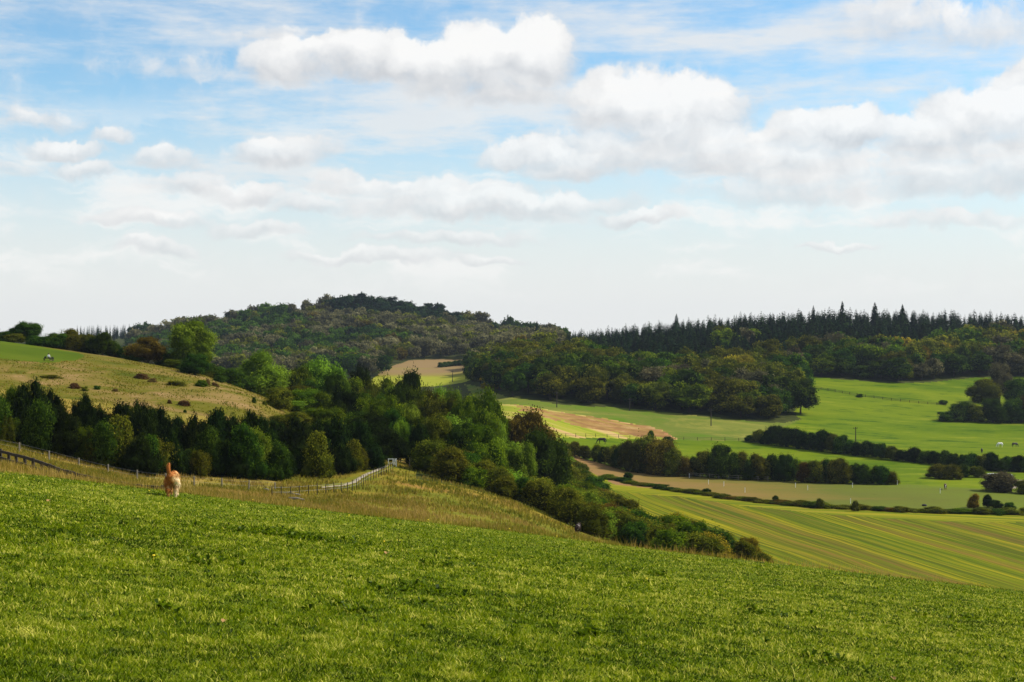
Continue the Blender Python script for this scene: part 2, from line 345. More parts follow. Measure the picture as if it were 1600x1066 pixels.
P_stl = line([(770,632),(797,632),(860,641),(920,651),(990,662),(1035,673),(1064,688),(1000,687),(920,685),(850,685),(770,689)], 400, 560)
P_past = L_h2 + [XY(2300,560), XY(2300,700)] + [XY(u, Yat(u, v, 540, 760)) for u, v in [(1800,588),(1600,588),(1530,590),(1450,598),(1400,599),(1300,592),(1235,584)]] + [XY(1215,640), L_wf[-1]]
P_far = [XY(u, Yat(u, v, 720, 1100)) for u, v in [(560,618),(600,577),(640,563),(690,561),(745,560),(770,572),(770,618)]]
P_lawn = [XY(-900,240), XY(-300,245), XY(0,247), XY(70,247), XY(115,258), XY(138,272), XY(120,290), XY(60,300), XY(0,330), XY(-900,330)]
def classify(X, Y):
    u = U0+F*X/np.maximum(Y, 1); n = (fbm(X, Y, 6, 50, 3)-.5)
    jx = X+n*2.5; jy = Y+(fbm(X, Y, 5, 70, 3)-.5)*3
    c = np.full(X.shape, 12)                                     # woodland floor
    Yb = 36.5+n*3; front = np.hypot(X, Y)
    c[(front < 420) & (u < 760)] = 1
    c[(Y > 36) & (Y < 200)] = 1
    c[(Y > 92) & (Y < 205) & (u > 440) & (u < 1250)] = 2
    c[(Y > 205) & (u < 520) & (Y < 330)] = 3
    c[poly(P_lawn, jx, jy)] = 4
    c[(Y > 178) & (u > 650) & (Y < 420)] = 12
    c[poly(P_far, jx, jy)] = 11
    c[poly(P_stub, jx, jy)] = 13
    c[poly(P_stl, jx, jy)] = 9
    c[poly(P_red, jx+n*5, jy+n*9)] = 10
    c[poly(P_past, jx, jy)] = 5; c[poly(P_strip, jx, jy)] = 5; c[poly(P_pad, jx, jy)] = 6
    cr = poly(P_crop, jx, jy); c[cr] = 7
    cy = np.interp(X, [p[0] for p in L_cf], [p[1] for p in L_cf])
    c[cr & (Y > cy-17+n*3)] = 8
    c[(Y < Yb)] = 0
    c[Y < 0] = 0; c[(np.abs(X) > 1.9*Y) & (front < 60)] = 0
    return c
def make_ground():
    th = np.concatenate([np.linspace(-math.pi, -.5, 60)[:-1], np.linspace(-.5, -.36, 60)[:-1], np.arctan(np.linspace(math.tan(-.36), math.tan(.36), 820)), np.linspace(.36, .5, 60)[1:], np.linspace(.5, math.pi, 60)[1:]])
    r = np.concatenate([[.3], np.exp(np.linspace(math.log(1.), math.log(30), 70))[:-1], np.exp(np.linspace(math.log(30), math.log(1000), 680)), np.exp(np.linspace(math.log(1000), math.log(2700), 60))[1:]])
    T, RR = np.meshgrid(th, r); X = RR*np.sin(T); Y = RR*np.cos(T)
    Z = H(X, Y); nr, ntn = X.shape
    idx = np.arange(nr*ntn).reshape(nr, ntn)
    q = np.stack([idx[:-1,:-1], idx[:-1,1:], idx[1:,1:], idx[1:,:-1]], -1).reshape(-1, 4)[:, ::-1]
    V = np.stack([X.ravel(), Y.ravel(), Z.ravel()], 1)
    cx = V[q].mean(1); cl = classify(cx[:,0], cx[:,1])
    for k, (nm, mt) in enumerate([('meadow','g_meadow'),('hillside','g_dry'),('bank','g_bank'),('hilltop','g_hilltop'),('hilltop_lawn','g_lawn'),('pasture','g_pasture'),
        ('paddock','g_paddock'),('crop_field','g_crop'),('field_headland','g_headland'),('stubble_field','g_stubble'),('bare_earth','g_redband'),('far_field','g_farfield'),('ground','g_floor'),('rough_field','g_rough')]):
        f = q[cl == k]
        if not len(f): continue
        us, inv = np.unique(f, return_inverse=True)
        me = np_mesh(nm, V[us], [inv.reshape(-1, 4)], [MATS[mt]], smooth=True)
        tag(link(nm, me), kind='structure')
make_ground()

# ------------------------------------------------------------------ plants: unit meshes (height 1, crown radius .5)
def ico(c, r, sub=1):
    bm = bmesh.new(); bmesh.ops.create_icosphere(bm, subdivisions=sub, radius=1)
    v = np.array([p.co for p in bm.verts]); f = np.array([[q.index for q in p.verts] for p in bm.faces]); bm.free()
    return v, f
ICO = {s: ico(0,1,s) for s in (1,2,3)}
def unit(v): return v/np.maximum(np.linalg.norm(v, axis=-1, keepdims=True), 1e-9)
def leaves(P, Nn, size, rs, stretch=1.0, up=0.0, jit=.6):
    """one small triangle at every P, roughly facing Nn"""
    n = len(P); nn = unit(Nn + rs.normal(0, jit, (n,3)))
    a = unit(np.cross(nn, rs.normal(0,1,(n,3)) if up == 0 else unit(Nn*.8+np.array([0,0,up])+rs.normal(0,.35,(n,3))))); b = np.cross(nn, a)
    s = (size*rs.uniform(.6,1.4,(n,1)))
    if up: a, b = b, a; # long axis a
    p0 = P + a*s*stretch; p1 = P - a*s*.5*stretch + b*s*.6/ max(stretch,1)**.5; p2 = P - a*s*.5*stretch - b*s*.6/max(stretch,1)**.5
    V = np.stack([p0,p1,p2],1).reshape(-1,3); Fc = np.arange(3*n).reshape(-1,3); return V, Fc
def lobes_broad(rs, n, base, w=.5, squash=1., top=1.):
    L = []; zc = (base+top)/2; hz = (top-base)/2
    L.append(((0,0,zc), (w*.62, w*.62, hz*.72)))
    for i in range(n):
        t = rs.uniform(-.75, .95); a = rs.uniform(0, 2*math.pi); rad = math.sqrt(max(0,1-t*t))
        lr = rs.uniform(.19, .33)*w*2*.62; k = rs.uniform(.55,.80)
        c = (w*k*rad*math.cos(a), w*k*rad*math.sin(a), zc+hz*.74*t)
        L.append((c, (lr, lr, lr*rs.uniform(.65,.95)*squash)))
    return L
def crown_mesh(name, L, nleaf, size, rs, sub=1, stretch=1., up=0., jit=.6, core=.82, raw=False, lo=-1.):
    VV = []; FF = []; AA = []; off = 0
    for (c, r) in L:                         # opaque uneven core of each clump
        v, f = ICO[sub]; k = 1+rs.uniform(-.13,.13,(len(v),1)); v = v*np.array(r)*core*k+np.array(c)
        v[:,2] = np.maximum(v[:,2], .0)
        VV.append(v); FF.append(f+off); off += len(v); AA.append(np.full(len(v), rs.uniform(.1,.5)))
    area = np.array([r[0]*r[2] for c, r in L]); cnt = (nleaf*area/area.sum()).astype(int)+3
    for (c, r), m in zip(L, cnt):
        d = unit(rs.normal(0,1,(m,3))); d[:,2] = np.where(d[:,2] < lo, -d[:,2], d[:,2]); rr = rs.uniform(.80, 1.16, (m,1))+rs.exponential(.05, (m,1))
        # lumps inside the clump
        ph = rs.uniform(0,6.3,3); lump = 1+.16*(np.sin(d[:,0]*7+ph[0])*np.sin(d[:,1]*7+ph[1])+np.sin(d[:,2]*6+ph[2])*.6)
        P = np.array(c)+d*np.array(r)*rr*lump[:,None]; Nn = unit(d/np.array(r))
        keep = P[:,2] > .01; P = P[keep]; Nn = Nn[keep]
        v, f = leaves(P, Nn, size, rs, stretch, up, jit)
        lb = rs.uniform(.0,.55); a = np.repeat(np.clip(lb+rs.uniform(0,.5,len(P)), 0, 1), 3)
        VV.append(v); FF.append(f+off); off += len(v); AA.append(a)
    return np.concatenate(VV), np.concatenate(FF), np.concatenate(AA)
def trunk_vf(rs, h, r, limbs=4):
    m = MB(); lean = rs.uniform(-.03,.03,2)
    m.tube([(0,0,-.05),(lean[0]*.5,lean[1]*.5,h*.5),(lean[0],lean[1],h)], [r*1.25,r*.85,r*.55], 7)
    for i in range(limbs):
        a = 2*math.pi*i/limbs+rs.uniform(-.4,.4); z0 = h*rs.uniform(.4,.85); l = rs.uniform(.18,.3)
        m.tube([(lean[0]*.6,lean[1]*.6,z0),(l*.5*math.cos(a),l*.5*math.sin(a),z0+l*.5),(l*math.cos(a),l*math.sin(a),z0+l*1.05)], [r*.5,r*.35,r*.12], 5)
    return m
def spruce_vf(rs, tiers, per, droop=.35, base=.08, w=.26):
    """tiers of boughs, each bough a fan of narrow triangles"""
    VV = []; AA = []
    for t in range(tiers):
        k = t/(tiers-1); z = base+(1-base)*k**.92; L = w*(1-k)**.72*rs.uniform(.7,1.2)+.026
        m = max(4, int(per*(1-k*.15)))
        for j in range(m):
            a = rs.uniform(0, 2*math.pi); l = L*rs.uniform(.7,1.15); d = np.array([math.cos(a),math.sin(a),0]); s = np.array([-math.sin(a),math.cos(a),0])
            ti = np.array([0,0,z])+d*l+np.array([0,0,-l*droop*rs.uniform(.4,1.2)]); lb = rs.uniform(0,.6)
            for q in range(3):
                f0 = rs.uniform(.05,.55); b0 = np.array([0,0,z+.012])*(1)+d*l*f0+np.array([0,0,-l*droop*f0*f0])
                wd = max(l,.05)*.55*rs.uniform(.6,1.1); off = s*wd*rs.uniform(-.5,.5)
                VV += [b0+s*wd*.5, b0-s*wd*.5+np.array([0,0,rs.uniform(-.01,.01)]), ti+off*.7*(1-f0)+np.array([0,0,rs.uniform(-.015,.01)])]
                AA += [lb+rs.uniform(0,.35)]*3
    # solid dark heart so the crown is not see-through
    V = np.array(VV); Fc = np.arange(len(V)).reshape(-1,3); off = len(V)
    cv = [(0,0,.80)]; cf = []
    for i in range(9):
        a = 2*math.pi*i/9; cv.append((w*.42*math.cos(a)*rs.uniform(.8,1.2), w*.42*math.sin(a)*rs.uniform(.8,1.2), base+.02))
    for i in range(9): cf.append((off, off+1+i, off+1+(i+1)%9))
    return np.concatenate([V, np.array(cv)]), np.concatenate([Fc, np.array(cf)]), np.array(AA+[.1]*10)
LIB = {}
def reg(kind, V, Fc, A, tr=None, leafm='leaf_mid', one=False):
    """near kinds keep crown and trunk apart; far kinds are one mesh with two slots"""
    if one:
        nf = len(Fc); mi = np.zeros(nf, int); fs = [Fc]
        if tr:
            tv = np.array(tr.v); VV = np.concatenate([V, tv]); q = [np.array(f)+len(V) for f in tr.f if len(f) == 4]
            fs.append(np.array(q)); mi = np.concatenate([mi, np.ones(len(q), int)]); A = np.concatenate([A, np.zeros(len(tv))]); V = VV
        me = np_mesh(kind, V, fs, [MATS[leafm], MATS['bark']], mi, {'var': A}); LIB.setdefault(kind, []).append(me)
    else:
        me = np_mesh(kind+'_crown', V, [Fc], [MATS[leafm]], None, {'var': A})
        o = None
        if tr:
            o = bpy.data.meshes.new('trunk'); o.from_pydata(tr.v, [], tr.f); o.materials.append(MATS['bark']); o.update()
        LIB.setdefault(kind, []).append((me, o))
for i in range(6):
    rs = np.random.RandomState(100+i)
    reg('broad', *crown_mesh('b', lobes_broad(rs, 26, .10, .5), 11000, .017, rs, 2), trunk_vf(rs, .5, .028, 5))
for i in range(6):
    rs = np.random.RandomState(200+i); L = []
    nst = 7+i % 3
    L.append(((0,0,.38),(.36,.36,.36)))
    for k in range(34):
        a = rs.uniform(0,6.28); rr = .40*math.sqrt(rs.uniform(0,1)); top = (1-.62*(rr/.42)**1.8)*rs.uniform(.80,1.0); w_ = rs.uniform(.07,.13)
        hz = rs.uniform(.11,.17); L.append(((rr*math.cos(a)*1.05, rr*math.sin(a)*1.05, top-hz), (w_,w_,hz)))
        if k % 2: L.append(((rr*math.cos(a)*1.1, rr*math.sin(a)*1.1, rs.uniform(.12,.45)), (w_*1.5,w_*1.5,.14)))
    reg('yew', *crown_mesh('y', L, 11000, .019, rs, 1, 2.0, 1.0, .6), trunk_vf(rs, .35, .035, 3), 'leaf_yew')
for i in range(6):
    rs = np.random.RandomState(300+i)
    L = [((0,0,.42),(.36,.36,.42))]
    for k in range(20):
        a = rs.uniform(0,6.28); t = rs.uniform(0,1); rr = .36*math.sqrt(1-t*t*.9)*rs.uniform(.75,1.05); lr = rs.uniform(.11,.2)
        L.append(((rr*math.cos(a), rr*math.sin(a), .12+.72*t), (lr,lr,lr*rs.uniform(.7,1.1))))
    reg('shrub', *crown_mesh('s', L, 5500, .022, rs, 2, 1.25), trunk_vf(rs, .25, .03, 5))
for i in range(7):
    rs = np.random.RandomState(400+i)
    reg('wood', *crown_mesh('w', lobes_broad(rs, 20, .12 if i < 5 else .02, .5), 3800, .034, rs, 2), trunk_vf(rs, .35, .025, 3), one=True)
for i in range(5):
    rs = np.random.RandomState(500+i)
    reg('spruce', *spruce_vf(rs, 24, 17, base=.08+.04*(i%2), w=.30+.05*(i%3)), trunk_vf(rs, .2, .02, 0), 'leaf_spruce', one=True)
for i in range(5):
    rs = np.random.RandomState(150+i)
    reg('round', *crown_mesh('b', lobes_broad(rs, 26, -.05, .5), 11000, .018, rs, 2), trunk_vf(rs, .4, .028, 4))
def pine_lobes(rs):
    L = []
    for k in range(11):
        a = rs.uniform(0,6.28); rr = rs.uniform(.05,.36); lr = rs.uniform(.12,.2); L.append(((rr*math.cos(a), rr*math.sin(a), rs.uniform(.55,.92)), (lr,lr,lr*.5)))
    return L
for i in range(3):
    rs = np.random.RandomState(560+i)
    reg('pine', *crown_mesh('p', pine_lobes(rs), 2200, .026, rs, 1, 1.5), trunk_vf(rs, .85, .02, 5), 'leaf_spruce', one=True)
ORD = ['first','second','third','fourth','fifth','sixth','seventh','eighth','ninth','tenth','eleventh','twelfth','thirteenth','fourteenth','fifteenth','sixteenth','seventeenth','eighteenth','nineteenth','twentieth']
def ordw(i):
    t = ['','','twenty','thirty','forty','fifty']
    if i < 20: return ORD[i]
    i += 1
    return t[i//10]+('ieth' if 0 else '-'+ORD[i%10-1]) if i % 10 else {20:'twentieth',30:'thirtieth',40:'fortieth',50:'fiftieth'}[i]
def plant(name, kind, u, Y, top=None, h=None, w=None, leaf='leaf_mid', label=None, cat='tree', group=None, wpx=None, parts=True, sink=.03):
    x, y = XY(u, Y); z = h1(x, y)
    if h is None: h = max(.6, (V0-top)/F*Y - z)
    if wpx: w = wpx/F*Y
    if w is None: w = h*.8
    root = empty(name, (x,y,z-sink*h), R.uniform(0,6.28), label, cat, group)
    cm, tm = R.choice(LIB[kind]); c = link('crown' if kind != 'shrub' else 'foliage', cm, root)
    c.material_slots[0].link = 'OBJECT'; c.material_slots[0].material = MATS[leaf]
    if tm: link('trunk' if kind != 'shrub' else 'stem', tm, root)
    root.scale = (w, w*R.uniform(.9,1.1), h*(1+sink)); return root
def far_tree(name, kind, x, y, h, w, leaf, label, group, cat='tree'):
    me = R.choice(LIB[kind]); o = link(name, me); o.location = (x, y, h1(x,y)-.03*h); o.rotation_euler = (0,0,R.uniform(0,6.28)); o.scale = (w,w*R.uniform(.88,1.12),h)
    o.material_slots[0].link = 'OBJECT'; o.material_slots[0].material = MATS[leaf]
    return tag(o, label, cat, group)
BR, MI, DK, OL, RU, GO, GY = 'leaf_bright','leaf_mid','leaf_dark','leaf_olive','leaf_russet','leaf_gold','leaf_grey'

# --- trees and bushes on the crest of the left hill
crest = [
 ('bush','shrub',-45,312,508,70,DK,'dark bush at the left end of the hilltop hedge'),
 ('bush','shrub',8,312,516,45,DK,'low dark bush left of the round tree on the hilltop'),
 ('broadleaf_tree','round',42,308,500,56,DK,'dark round-topped tree highest above the hilltop hedge at far left'),
 ('bush','shrub',78,306,519,40,DK,'low dark bush between two taller trees in the hilltop hedge'),
 ('bush','shrub',104,305,512,48,OL,'bushy olive tree in the middle of the hilltop hedge'),
 ('bush','shrub',133,304,521,40,OL,'pale olive bush in the hilltop hedge left of the dark upright tree'),
 ('broadleaf_tree','round',161,300,516,44,DK,'dark upright tree at the right end of the hilltop hedge'),
 ('bush','shrub',197,300,540,36,DK,'small dark bush left of the russet tree'),
 ('broadleaf_tree','round',231,285,525,66,RU,'round russet autumn tree on the left hill crest'),
 ('bush','shrub',258,292,548,36,DK,'dark bush between russet tree and tall green tree'),
 ('broadleaf_tree','round',296,290,496,80,BR,'tall green tree standing highest on the left hill crest'),
 ('bush','shrub',304,266,552,54,DK,'rounded dark green bush below the tall green tree'),
 ('bush','shrub',340,285,572,40,DK,'dark bush just right of the tall green crest tree'),
 ('bush','shrub',368,280,574,48,DK,'dark bush left of the bright broad tree behind the dry slope'),
 ('broadleaf_tree','round',406,292,546,84,BR,'broad bright green tree behind the lower end of the dry hill'),
 ('bush','shrub',345,262,585,26,DK,'low dark bush at the edge of the dry hill crest'),
 ('broadleaf_tree','round',468,300,568,52,MI,'narrow green tree right of the broad bright tree'),
 ('broadleaf_tree','round',506,305,549,76,BR,'domed light green tree rising above the middle wood'),
 ('bush','shrub',437,236,602,52,OL,'flat-topped olive thorn tree at the foot of the dry hill crest'),
 ('broadleaf_tree','round',758,255,597,74,MI,'large rounded green tree at the right end of the valley wood'),
 ('broadleaf_tree','round',823,275,635,80,RU,'russet-topped tree beside the striped brown field'),
 ('broadleaf_tree','round',848,250,661,92,DK,'dark green rounded tree below the russet-topped tree'),
 ('broadleaf_tree','round',640,300,572,50,DK,'open-crowned dark tree in front of the far stubble field'),
 ('broadleaf_tree','round',712,222,640,70,BR,'light green tree in the middle of the wooded slope above the gate'),
]
for (nm, kd, u, Y, tp, w, lf, lb) in crest: plant(nm, kd, u, Y, tp, wpx=w, leaf=lf, label=lb, cat='tree' if kd == 'round' else 'bush')
for k, (u, tp, lf) in enumerate([(-20,514,DK),(22,521,OL),(60,522,DK),(92,520,DK),(118,522,OL),(146,527,DK),(176,533,DK),(186,545,OL),(212,550,DK),(270,560,MI),(282,566,DK),(325,566,DK),(320,575,OL),(356,582,DK),(385,588,DK)]):
    plant('hedge_bush','shrub', u, 303 if u < 200 else 284, tp, wpx=40, leaf=lf, cat='bush', label=f'low bush, {ordw(k)} from the left filling gaps along the hilltop hedge', group='fillers of the hilltop hedge')
# --- valley wood behind the yews: four rows going back
rows = [
 (325, [(330,578),(360,578),(400,572),(440,580),(470,576),(505,566),(540,572),(570,568),(600,578),(640,584),(660,594),(700,598),(740,604),(775,622)], 24, .9, 'back'),
 (285, [(440,600),(470,592),(520,580),(560,590),(600,596),(640,602),(700,606),(740,612),(780,634)], 27, .8, 'third'),
 (250, [(450,622),(490,598),(540,604),(590,612),(640,618),(690,612),(735,616),(780,648)], 30, .8, 'second'),
 (215, [(455,640),(500,622),(550,628),(600,634),(640,642),(690,646),(740,655),(790,675),(830,690)], 32, .8, 'front')]
for (Y, env, sp, wk, rn) in rows:
    u = env[0][0]; k = 0
    while u < env[-1][0]:
        tp = np.interp(u, [e[0] for e in env], [e[1] for e in env])+R.uniform(-4,10)
        lf = R.choices([MI,DK,BR,OL,RU,'leaf_yew'], [9,6,4 if u < 610 else 8,5,.0,1])[0]
        cn = {MI:'green',DK:'dark green',BR:'light green',OL:'olive green',RU:'russet','leaf_yew':'blackish green'}[lf]
        plant('broadleaf_tree',R.choice(['broad','round','round']), u, Y*R.uniform(.95,1.05), tp, wpx=R.uniform(1.6,2.4)*sp, leaf=lf, label=f'{cn} tree, {ordw(k)} from the left in the {rn} row of the valley wood', group='trees of the valley wood')
        u += sp*R.uniform(.75,1.2); k += 1
# --- yew belt across the foot of the left hill
yews = [(-60,600,60),(-25,592,60),(18,598,52),(50,584,56),(78,602,48),(128,608,42),(150,620,50),(186,620,56),(215,618,50),(240,622,52),(270,640,46),(306,640,42),(338,628,48),(362,642,40),(385,634,46),(408,640,44),(432,652,44),(462,642,50),(492,650,48),(522,644,56),(556,648,52),(588,654,52),(612,668,40)]
for k, (u, tp, w) in enumerate(yews):
    lf = 'leaf_yew' if u not in (18,-25) else MI
    plant('yew_tree','yew', u, (161 if u < 420 else (178 if u < 570 else 203))*R.uniform(.98,1.03), tp, wpx=w*1.45, leaf=lf, label=(f'blackish yew, {ordw(k)} from the left in the tall back row below the dry hill' if lf == 'leaf_yew' else f'bright feathery tree, {ordw(k)} from the left in the tall row below the dry hill'), group='yews below the dry hill')
u = -50; k = 0
while u < 592:
    Y = np.interp(u, [0,200,400,500,560,600,640], [151,150,158,168,180,188,196])*R.uniform(.985,1.015)
    bh = R.uniform(2.6,6.2); lf = R.choices(['leaf_yew',MI,DK,OL,BR], [6,1.4,4,3.2,.25])[0]
    if u > 540: bh *= .8
    cn = {MI:'green',DK:'dark green',BR:'light green',OL:'olive','leaf_yew':'blackish'}[lf]
    kd = 'yew' if lf == 'leaf_yew' else 'shrub'
    plant('yew_tree' if kd == 'yew' else 'bush', kd, u, Y, h=bh, w=bh*R.uniform(.62,.95), leaf=lf, cat='tree' if kd == 'yew' else 'bush', label=f'{cn} {"yew" if kd=="yew" else "bush"}, {ordw(k)} from the left in the front row behind the wire fence', group='front row below the dry hill')
    u += R.uniform(11,19); k += 1
plant('yew_tree','yew', 655, 203, 655, wpx=46, leaf='leaf_yew', label='blackish yew just right of the white gate')
plant('broadleaf_tree','broad', 626, 203, 655, wpx=30, leaf=BR, label='light green leaning tree right behind the white gate', cat='tree')
# --- scrub on the slope right of the gate
scr = [XY(650,198), XY(700,182), XY(760,178), XY(800,180), XY(850,182), XY(900,172), XY(950,162), XY(1000,168), XY(1100,166), XY(1195,172), XY(1200,182), XY(1100,189), XY(1040,203), XY(1000,222), XY(960,255), XY(930,300), XY(905,360), XY(880,385), XY(860,330), XY(820,262), XY(780,235), XY(700,215), XY(650,205)]
X_, Y_ = np.meshgrid(np.arange(-25, 45, 3.9), np.arange(155, 390, 4.6)); X_ = X_.ravel()+NR.uniform(-1.7,1.7,X_.size); Y_ = Y_.ravel()+NR.uniform(-2,2,Y_.size)
ins = poly(scr, X_, Y_); pts = sorted(zip(Y_[ins], X_[ins])); nscr = 0
for (y, x) in pts:
    u = U0+F*x/y
    h = R.uniform(2.6, 4.9) if u < 1000 else R.uniform(3.6,5.4)
    if 1080 < u: h *= np.interp(u, [1080,1190], [1,.6])
    lf = R.choices([OL,DK,MI,RU,GO,BR,'leaf_brownred'], [12,3,3,1,.7,2,.0])[0]
    cn = {MI:'green',DK:'dark green',BR:'light green',OL:'olive',RU:'russet',GO:'golden brown','leaf_brownred':'purplish red'}[lf]
    zone = 'above the gate path' if u < 760 else ('on the slope below the dark round tree' if u < 900 else ('beside the brown paddock corner' if u < 990 else 'at the lower end beside the striped field'))
    plant('scrub_bush','shrub', u, y, h=h, w=h*R.uniform(1.15,1.6), leaf=lf, cat='bush', label=f'{cn} thorn bush in the scrub {zone}', group=f'{cn} scrub {zone}', sink=.06); nscr += 1
# --- hedges
def hedge(base, tops, lo, hi, step, leafw, desc, grp, name='hedge_bush', wk=1.35, jy=1.2):
    u = base[0][0]; k = 0; us = [b[0] for b in base]; vs = [b[1] for b in base]
    ub = [t[0] for t in tops]; ut = [t[1] for t in tops]
    while u < min(base[-1][0], 1720):
        Y = Yat(u, np.interp(u, us, vs), lo, hi)+R.uniform(-jy,jy); tp = np.interp(u, ub, ut)+R.uniform(-2.5,2.5)
        x, y = XY(u, Y); h = max(.7, ((V0-tp)/F*Y-h1(x,y))*R.uniform(.82,1.08)); lf = R.choices(*leafw)[0]
        cn = {MI:'green',DK:'dark green',BR:'light green',OL:'olive',RU:'russet brown','leaf_yew':'blackish',GO:'golden',GY:'grey-green'}[lf]
        plant(name,'shrub', u, Y, h=h, w=max(h*.9, step*wk/F*Y), leaf=lf, cat='bush', label=f'{cn} bush, {ordw(k)} from the left in {desc}', group=grp)
        u += step*R.uniform(.75,1.25); k += 1
hedge(hedge1_base[:8], [(880,688),(930,694),(960,696),(985,680),(1040,682),(1058,694),(1078,709),(1110,698),(1140,696),(1170,712),(1192,710),(1215,706),(1250,716),(1290,712),(1330,718),(1360,717),(1385,731),(1410,748)], 300, 470, 14, ([OL,RU,DK,MI],[7,3,4,.6]), 'the hedge behind the white horse', 'hedge behind the white horse', wk=2.0, jy=2.5)
hedge(hedge2_base, [(1175,680),(1190,668),(1225,664),(1260,670),(1290,673),(1320,680),(1345,691),(1390,693),(1440,700),(1480,706),(1500,711),(1520,704),(1545,705),(1560,714),(1600,708)], 380, 520, 14, (['leaf_yew',DK,OL],[4,6,1]), 'the dark hedge below the big pasture', 'dark hedge below the big pasture', wk=2.0)
hedge([(948,748),(1000,758),(1050,766),(1130,778),(1250,791),(1400,800),(1500,802),(1720,806)], [(948,741),(1000,752),(1050,760),(1130,772),(1250,784),(1400,793),(1500,794),(1600,795)], 230, 420, 15, ([OL,DK,MI,RU],[6,3,2,1]), 'the low growth topping the striped field', 'low growth along the striped field', 'low_bush', 2.4)
for (u, vb, tp, w, lf, lb) in [
 (1462,748,724,30,OL,'olive bush left of the small dark round bush near the caravan'),
 (1484,749,722,36,OL,'larger olive bush with bright right side beside the paddock corner'),
 (1505,746,724,18,DK,'small dark round bush among the olive bushes'),
 (1527,746,728,26,OL,'thin yellowish bush left of the white caravan'),
 (1561,768,736,62,GY,'round grey-brown bush standing in front of the white caravan'),
 (1603,772,748,36,OL,'olive bush at the right edge below the pale track'),
 (1521,794,770,20,GO,'small yellow-leaved tree on the top edge of the striped field'),
 (1543,793,772,16,'leaf_yew','blackish upright bush beside the small yellow tree'),
 (1556,795,781,24,'leaf_yew','blackish low bush right of the upright one by the striped field'),
 (1577,797,784,20,DK,'dark flat bush nearest the right edge by the striped field'),
 (1282,795,778,15,OL,'single olive bush rising from the striped field edge'),
 (1336,799,781,14,OL,'second olive bush rising from the striped field edge, further right'),
 (1212,787,774,12,DK,'small dark round bush on the striped field edge'),
 (1104,772,763,18,DK,'low green bush on the edge of the brown paddock'),
 (982,748,738,16,DK,'dark low bush at the left tip of the brown paddock'),
 (890,735,722,20,MI,'bright low bush at the left tip of the paddock')]:
    plant('bush','shrub', u, Yat(u, vb, 240, 460), tp, wpx=w*1.15, leaf=lf, label=lb, cat='bush')
for (u, vb, tp, w, lf, lb) in [
 (1343,621,615,14,DK,'small dark bush on the fence across the big pasture'),
 (1474,632,625,18,DK,'dark flat bush at the right end of the pasture fence'),
 (1017,688,672,12,MI,'small pale green tree behind the russet hedge'),
 (1044,690,682,20,DK,'low green bush beside the small pale tree behind the hedge')]:
    plant('bush','shrub', u, Yat(u, vb, 380, 640), tp, wpx=w, leaf=lf, label=lb, cat='bush')
for k, u in enumerate(range(690, 742, 7)):
    plant('hedge_bush','shrub', u, Yat(u, 574-(u-690)*.1, 780, 1000), h=3.6, w=6, leaf=DK, cat='bush', label='dark bush in the short hedge across the far field', group='short hedge across the far field')
# --- copse at the right edge
for (u, vb, tp, w, lf, lb) in [
 (1478,658,640,30,DK,'low dark bush at the left tip of the right-hand copse'),
 (1500,658,624,40,DK,'dark rounded bush second in the right-hand copse'),
 (1523,659,630,34,OL,'olive bush in the front of the right-hand copse'),
 (1539,640,590,50,OL,'olive spreading tree in the right-hand copse'),
 (1562,630,564,34,GY,'tall pale thin-crowned tree in the right-hand copse'),
 (1552,660,622,44,DK,'dark front bush under the olive tree of the right-hand copse'),
 (1582,660,620,44,DK,'dark front bush near the right edge of the copse'),
 (1596,640,590,50,DK,'dark green tree at the photo\'s right edge in the copse'),
 (1611,660,612,44,RU,'russet-tinged bush at the right edge of the copse'),
 (1645,660,600,60,DK,'dark tree just beyond the right edge of the copse')]:
    plant('broadleaf_tree' if tp < 600 else 'bush', 'broad' if tp < 600 else 'shrub', u, Yat(u, vb, 480, 680), tp, wpx=w*1.15, leaf=lf, label=lb, cat='tree' if tp < 600 else 'bush')
# --- bushes scattered over the dry hill
for (u, v, w, h, lf, lb) in [
 (222,592,26,12,'leaf_brownred','reddish brown bramble patch high on the dry hill'),(238,597,16,9,'leaf_brownred','small reddish bramble right of the larger patch'),
 (116,607,20,11,'leaf_brownred','dark red bramble above the gap in the yews'),(132,611,14,10,OL,'olive tuft beside the red bramble above the yew gap'),(152,609,13,9,DK,'dark small bush left on the dry hill'),
 (275,602,40,9,OL,'wide low olive scrub patch on the dry hill'),(314,604,22,13,MI,'bright green bush near the dry hill crest'),(324,602,10,13,'leaf_brownred','upright red-brown bush beside the bright green one'),(336,604,14,9,'leaf_brownred','red bush at the crest end of the bramble row'),
 (288,634,20,11,'leaf_brownred','brown bramble in the middle of the lower dry slope'),(265,631,8,8,'leaf_brownred','tiny brown bush on the lower dry slope'),(289,645,6,6,DK,'tiny dark bush low on the dry slope'),
 (397,630,8,12,DK,'single upright dark bush on the right of the dry slope'),(413,633,8,9,OL,'small olive bush right of the upright dark one'),(180,612,10,6,'leaf_brownred','low brown tuft in the middle of the dry hill'),
 (75,590,40,5,OL,'long low olive growth below the seated person')]:
    Y = Yat(u, v, 195, 300); plant('bush','shrub', u, Y, h=h/F*Y*.8, wpx=w*1.05, leaf=lf, label=lb, cat='bush', sink=.3)

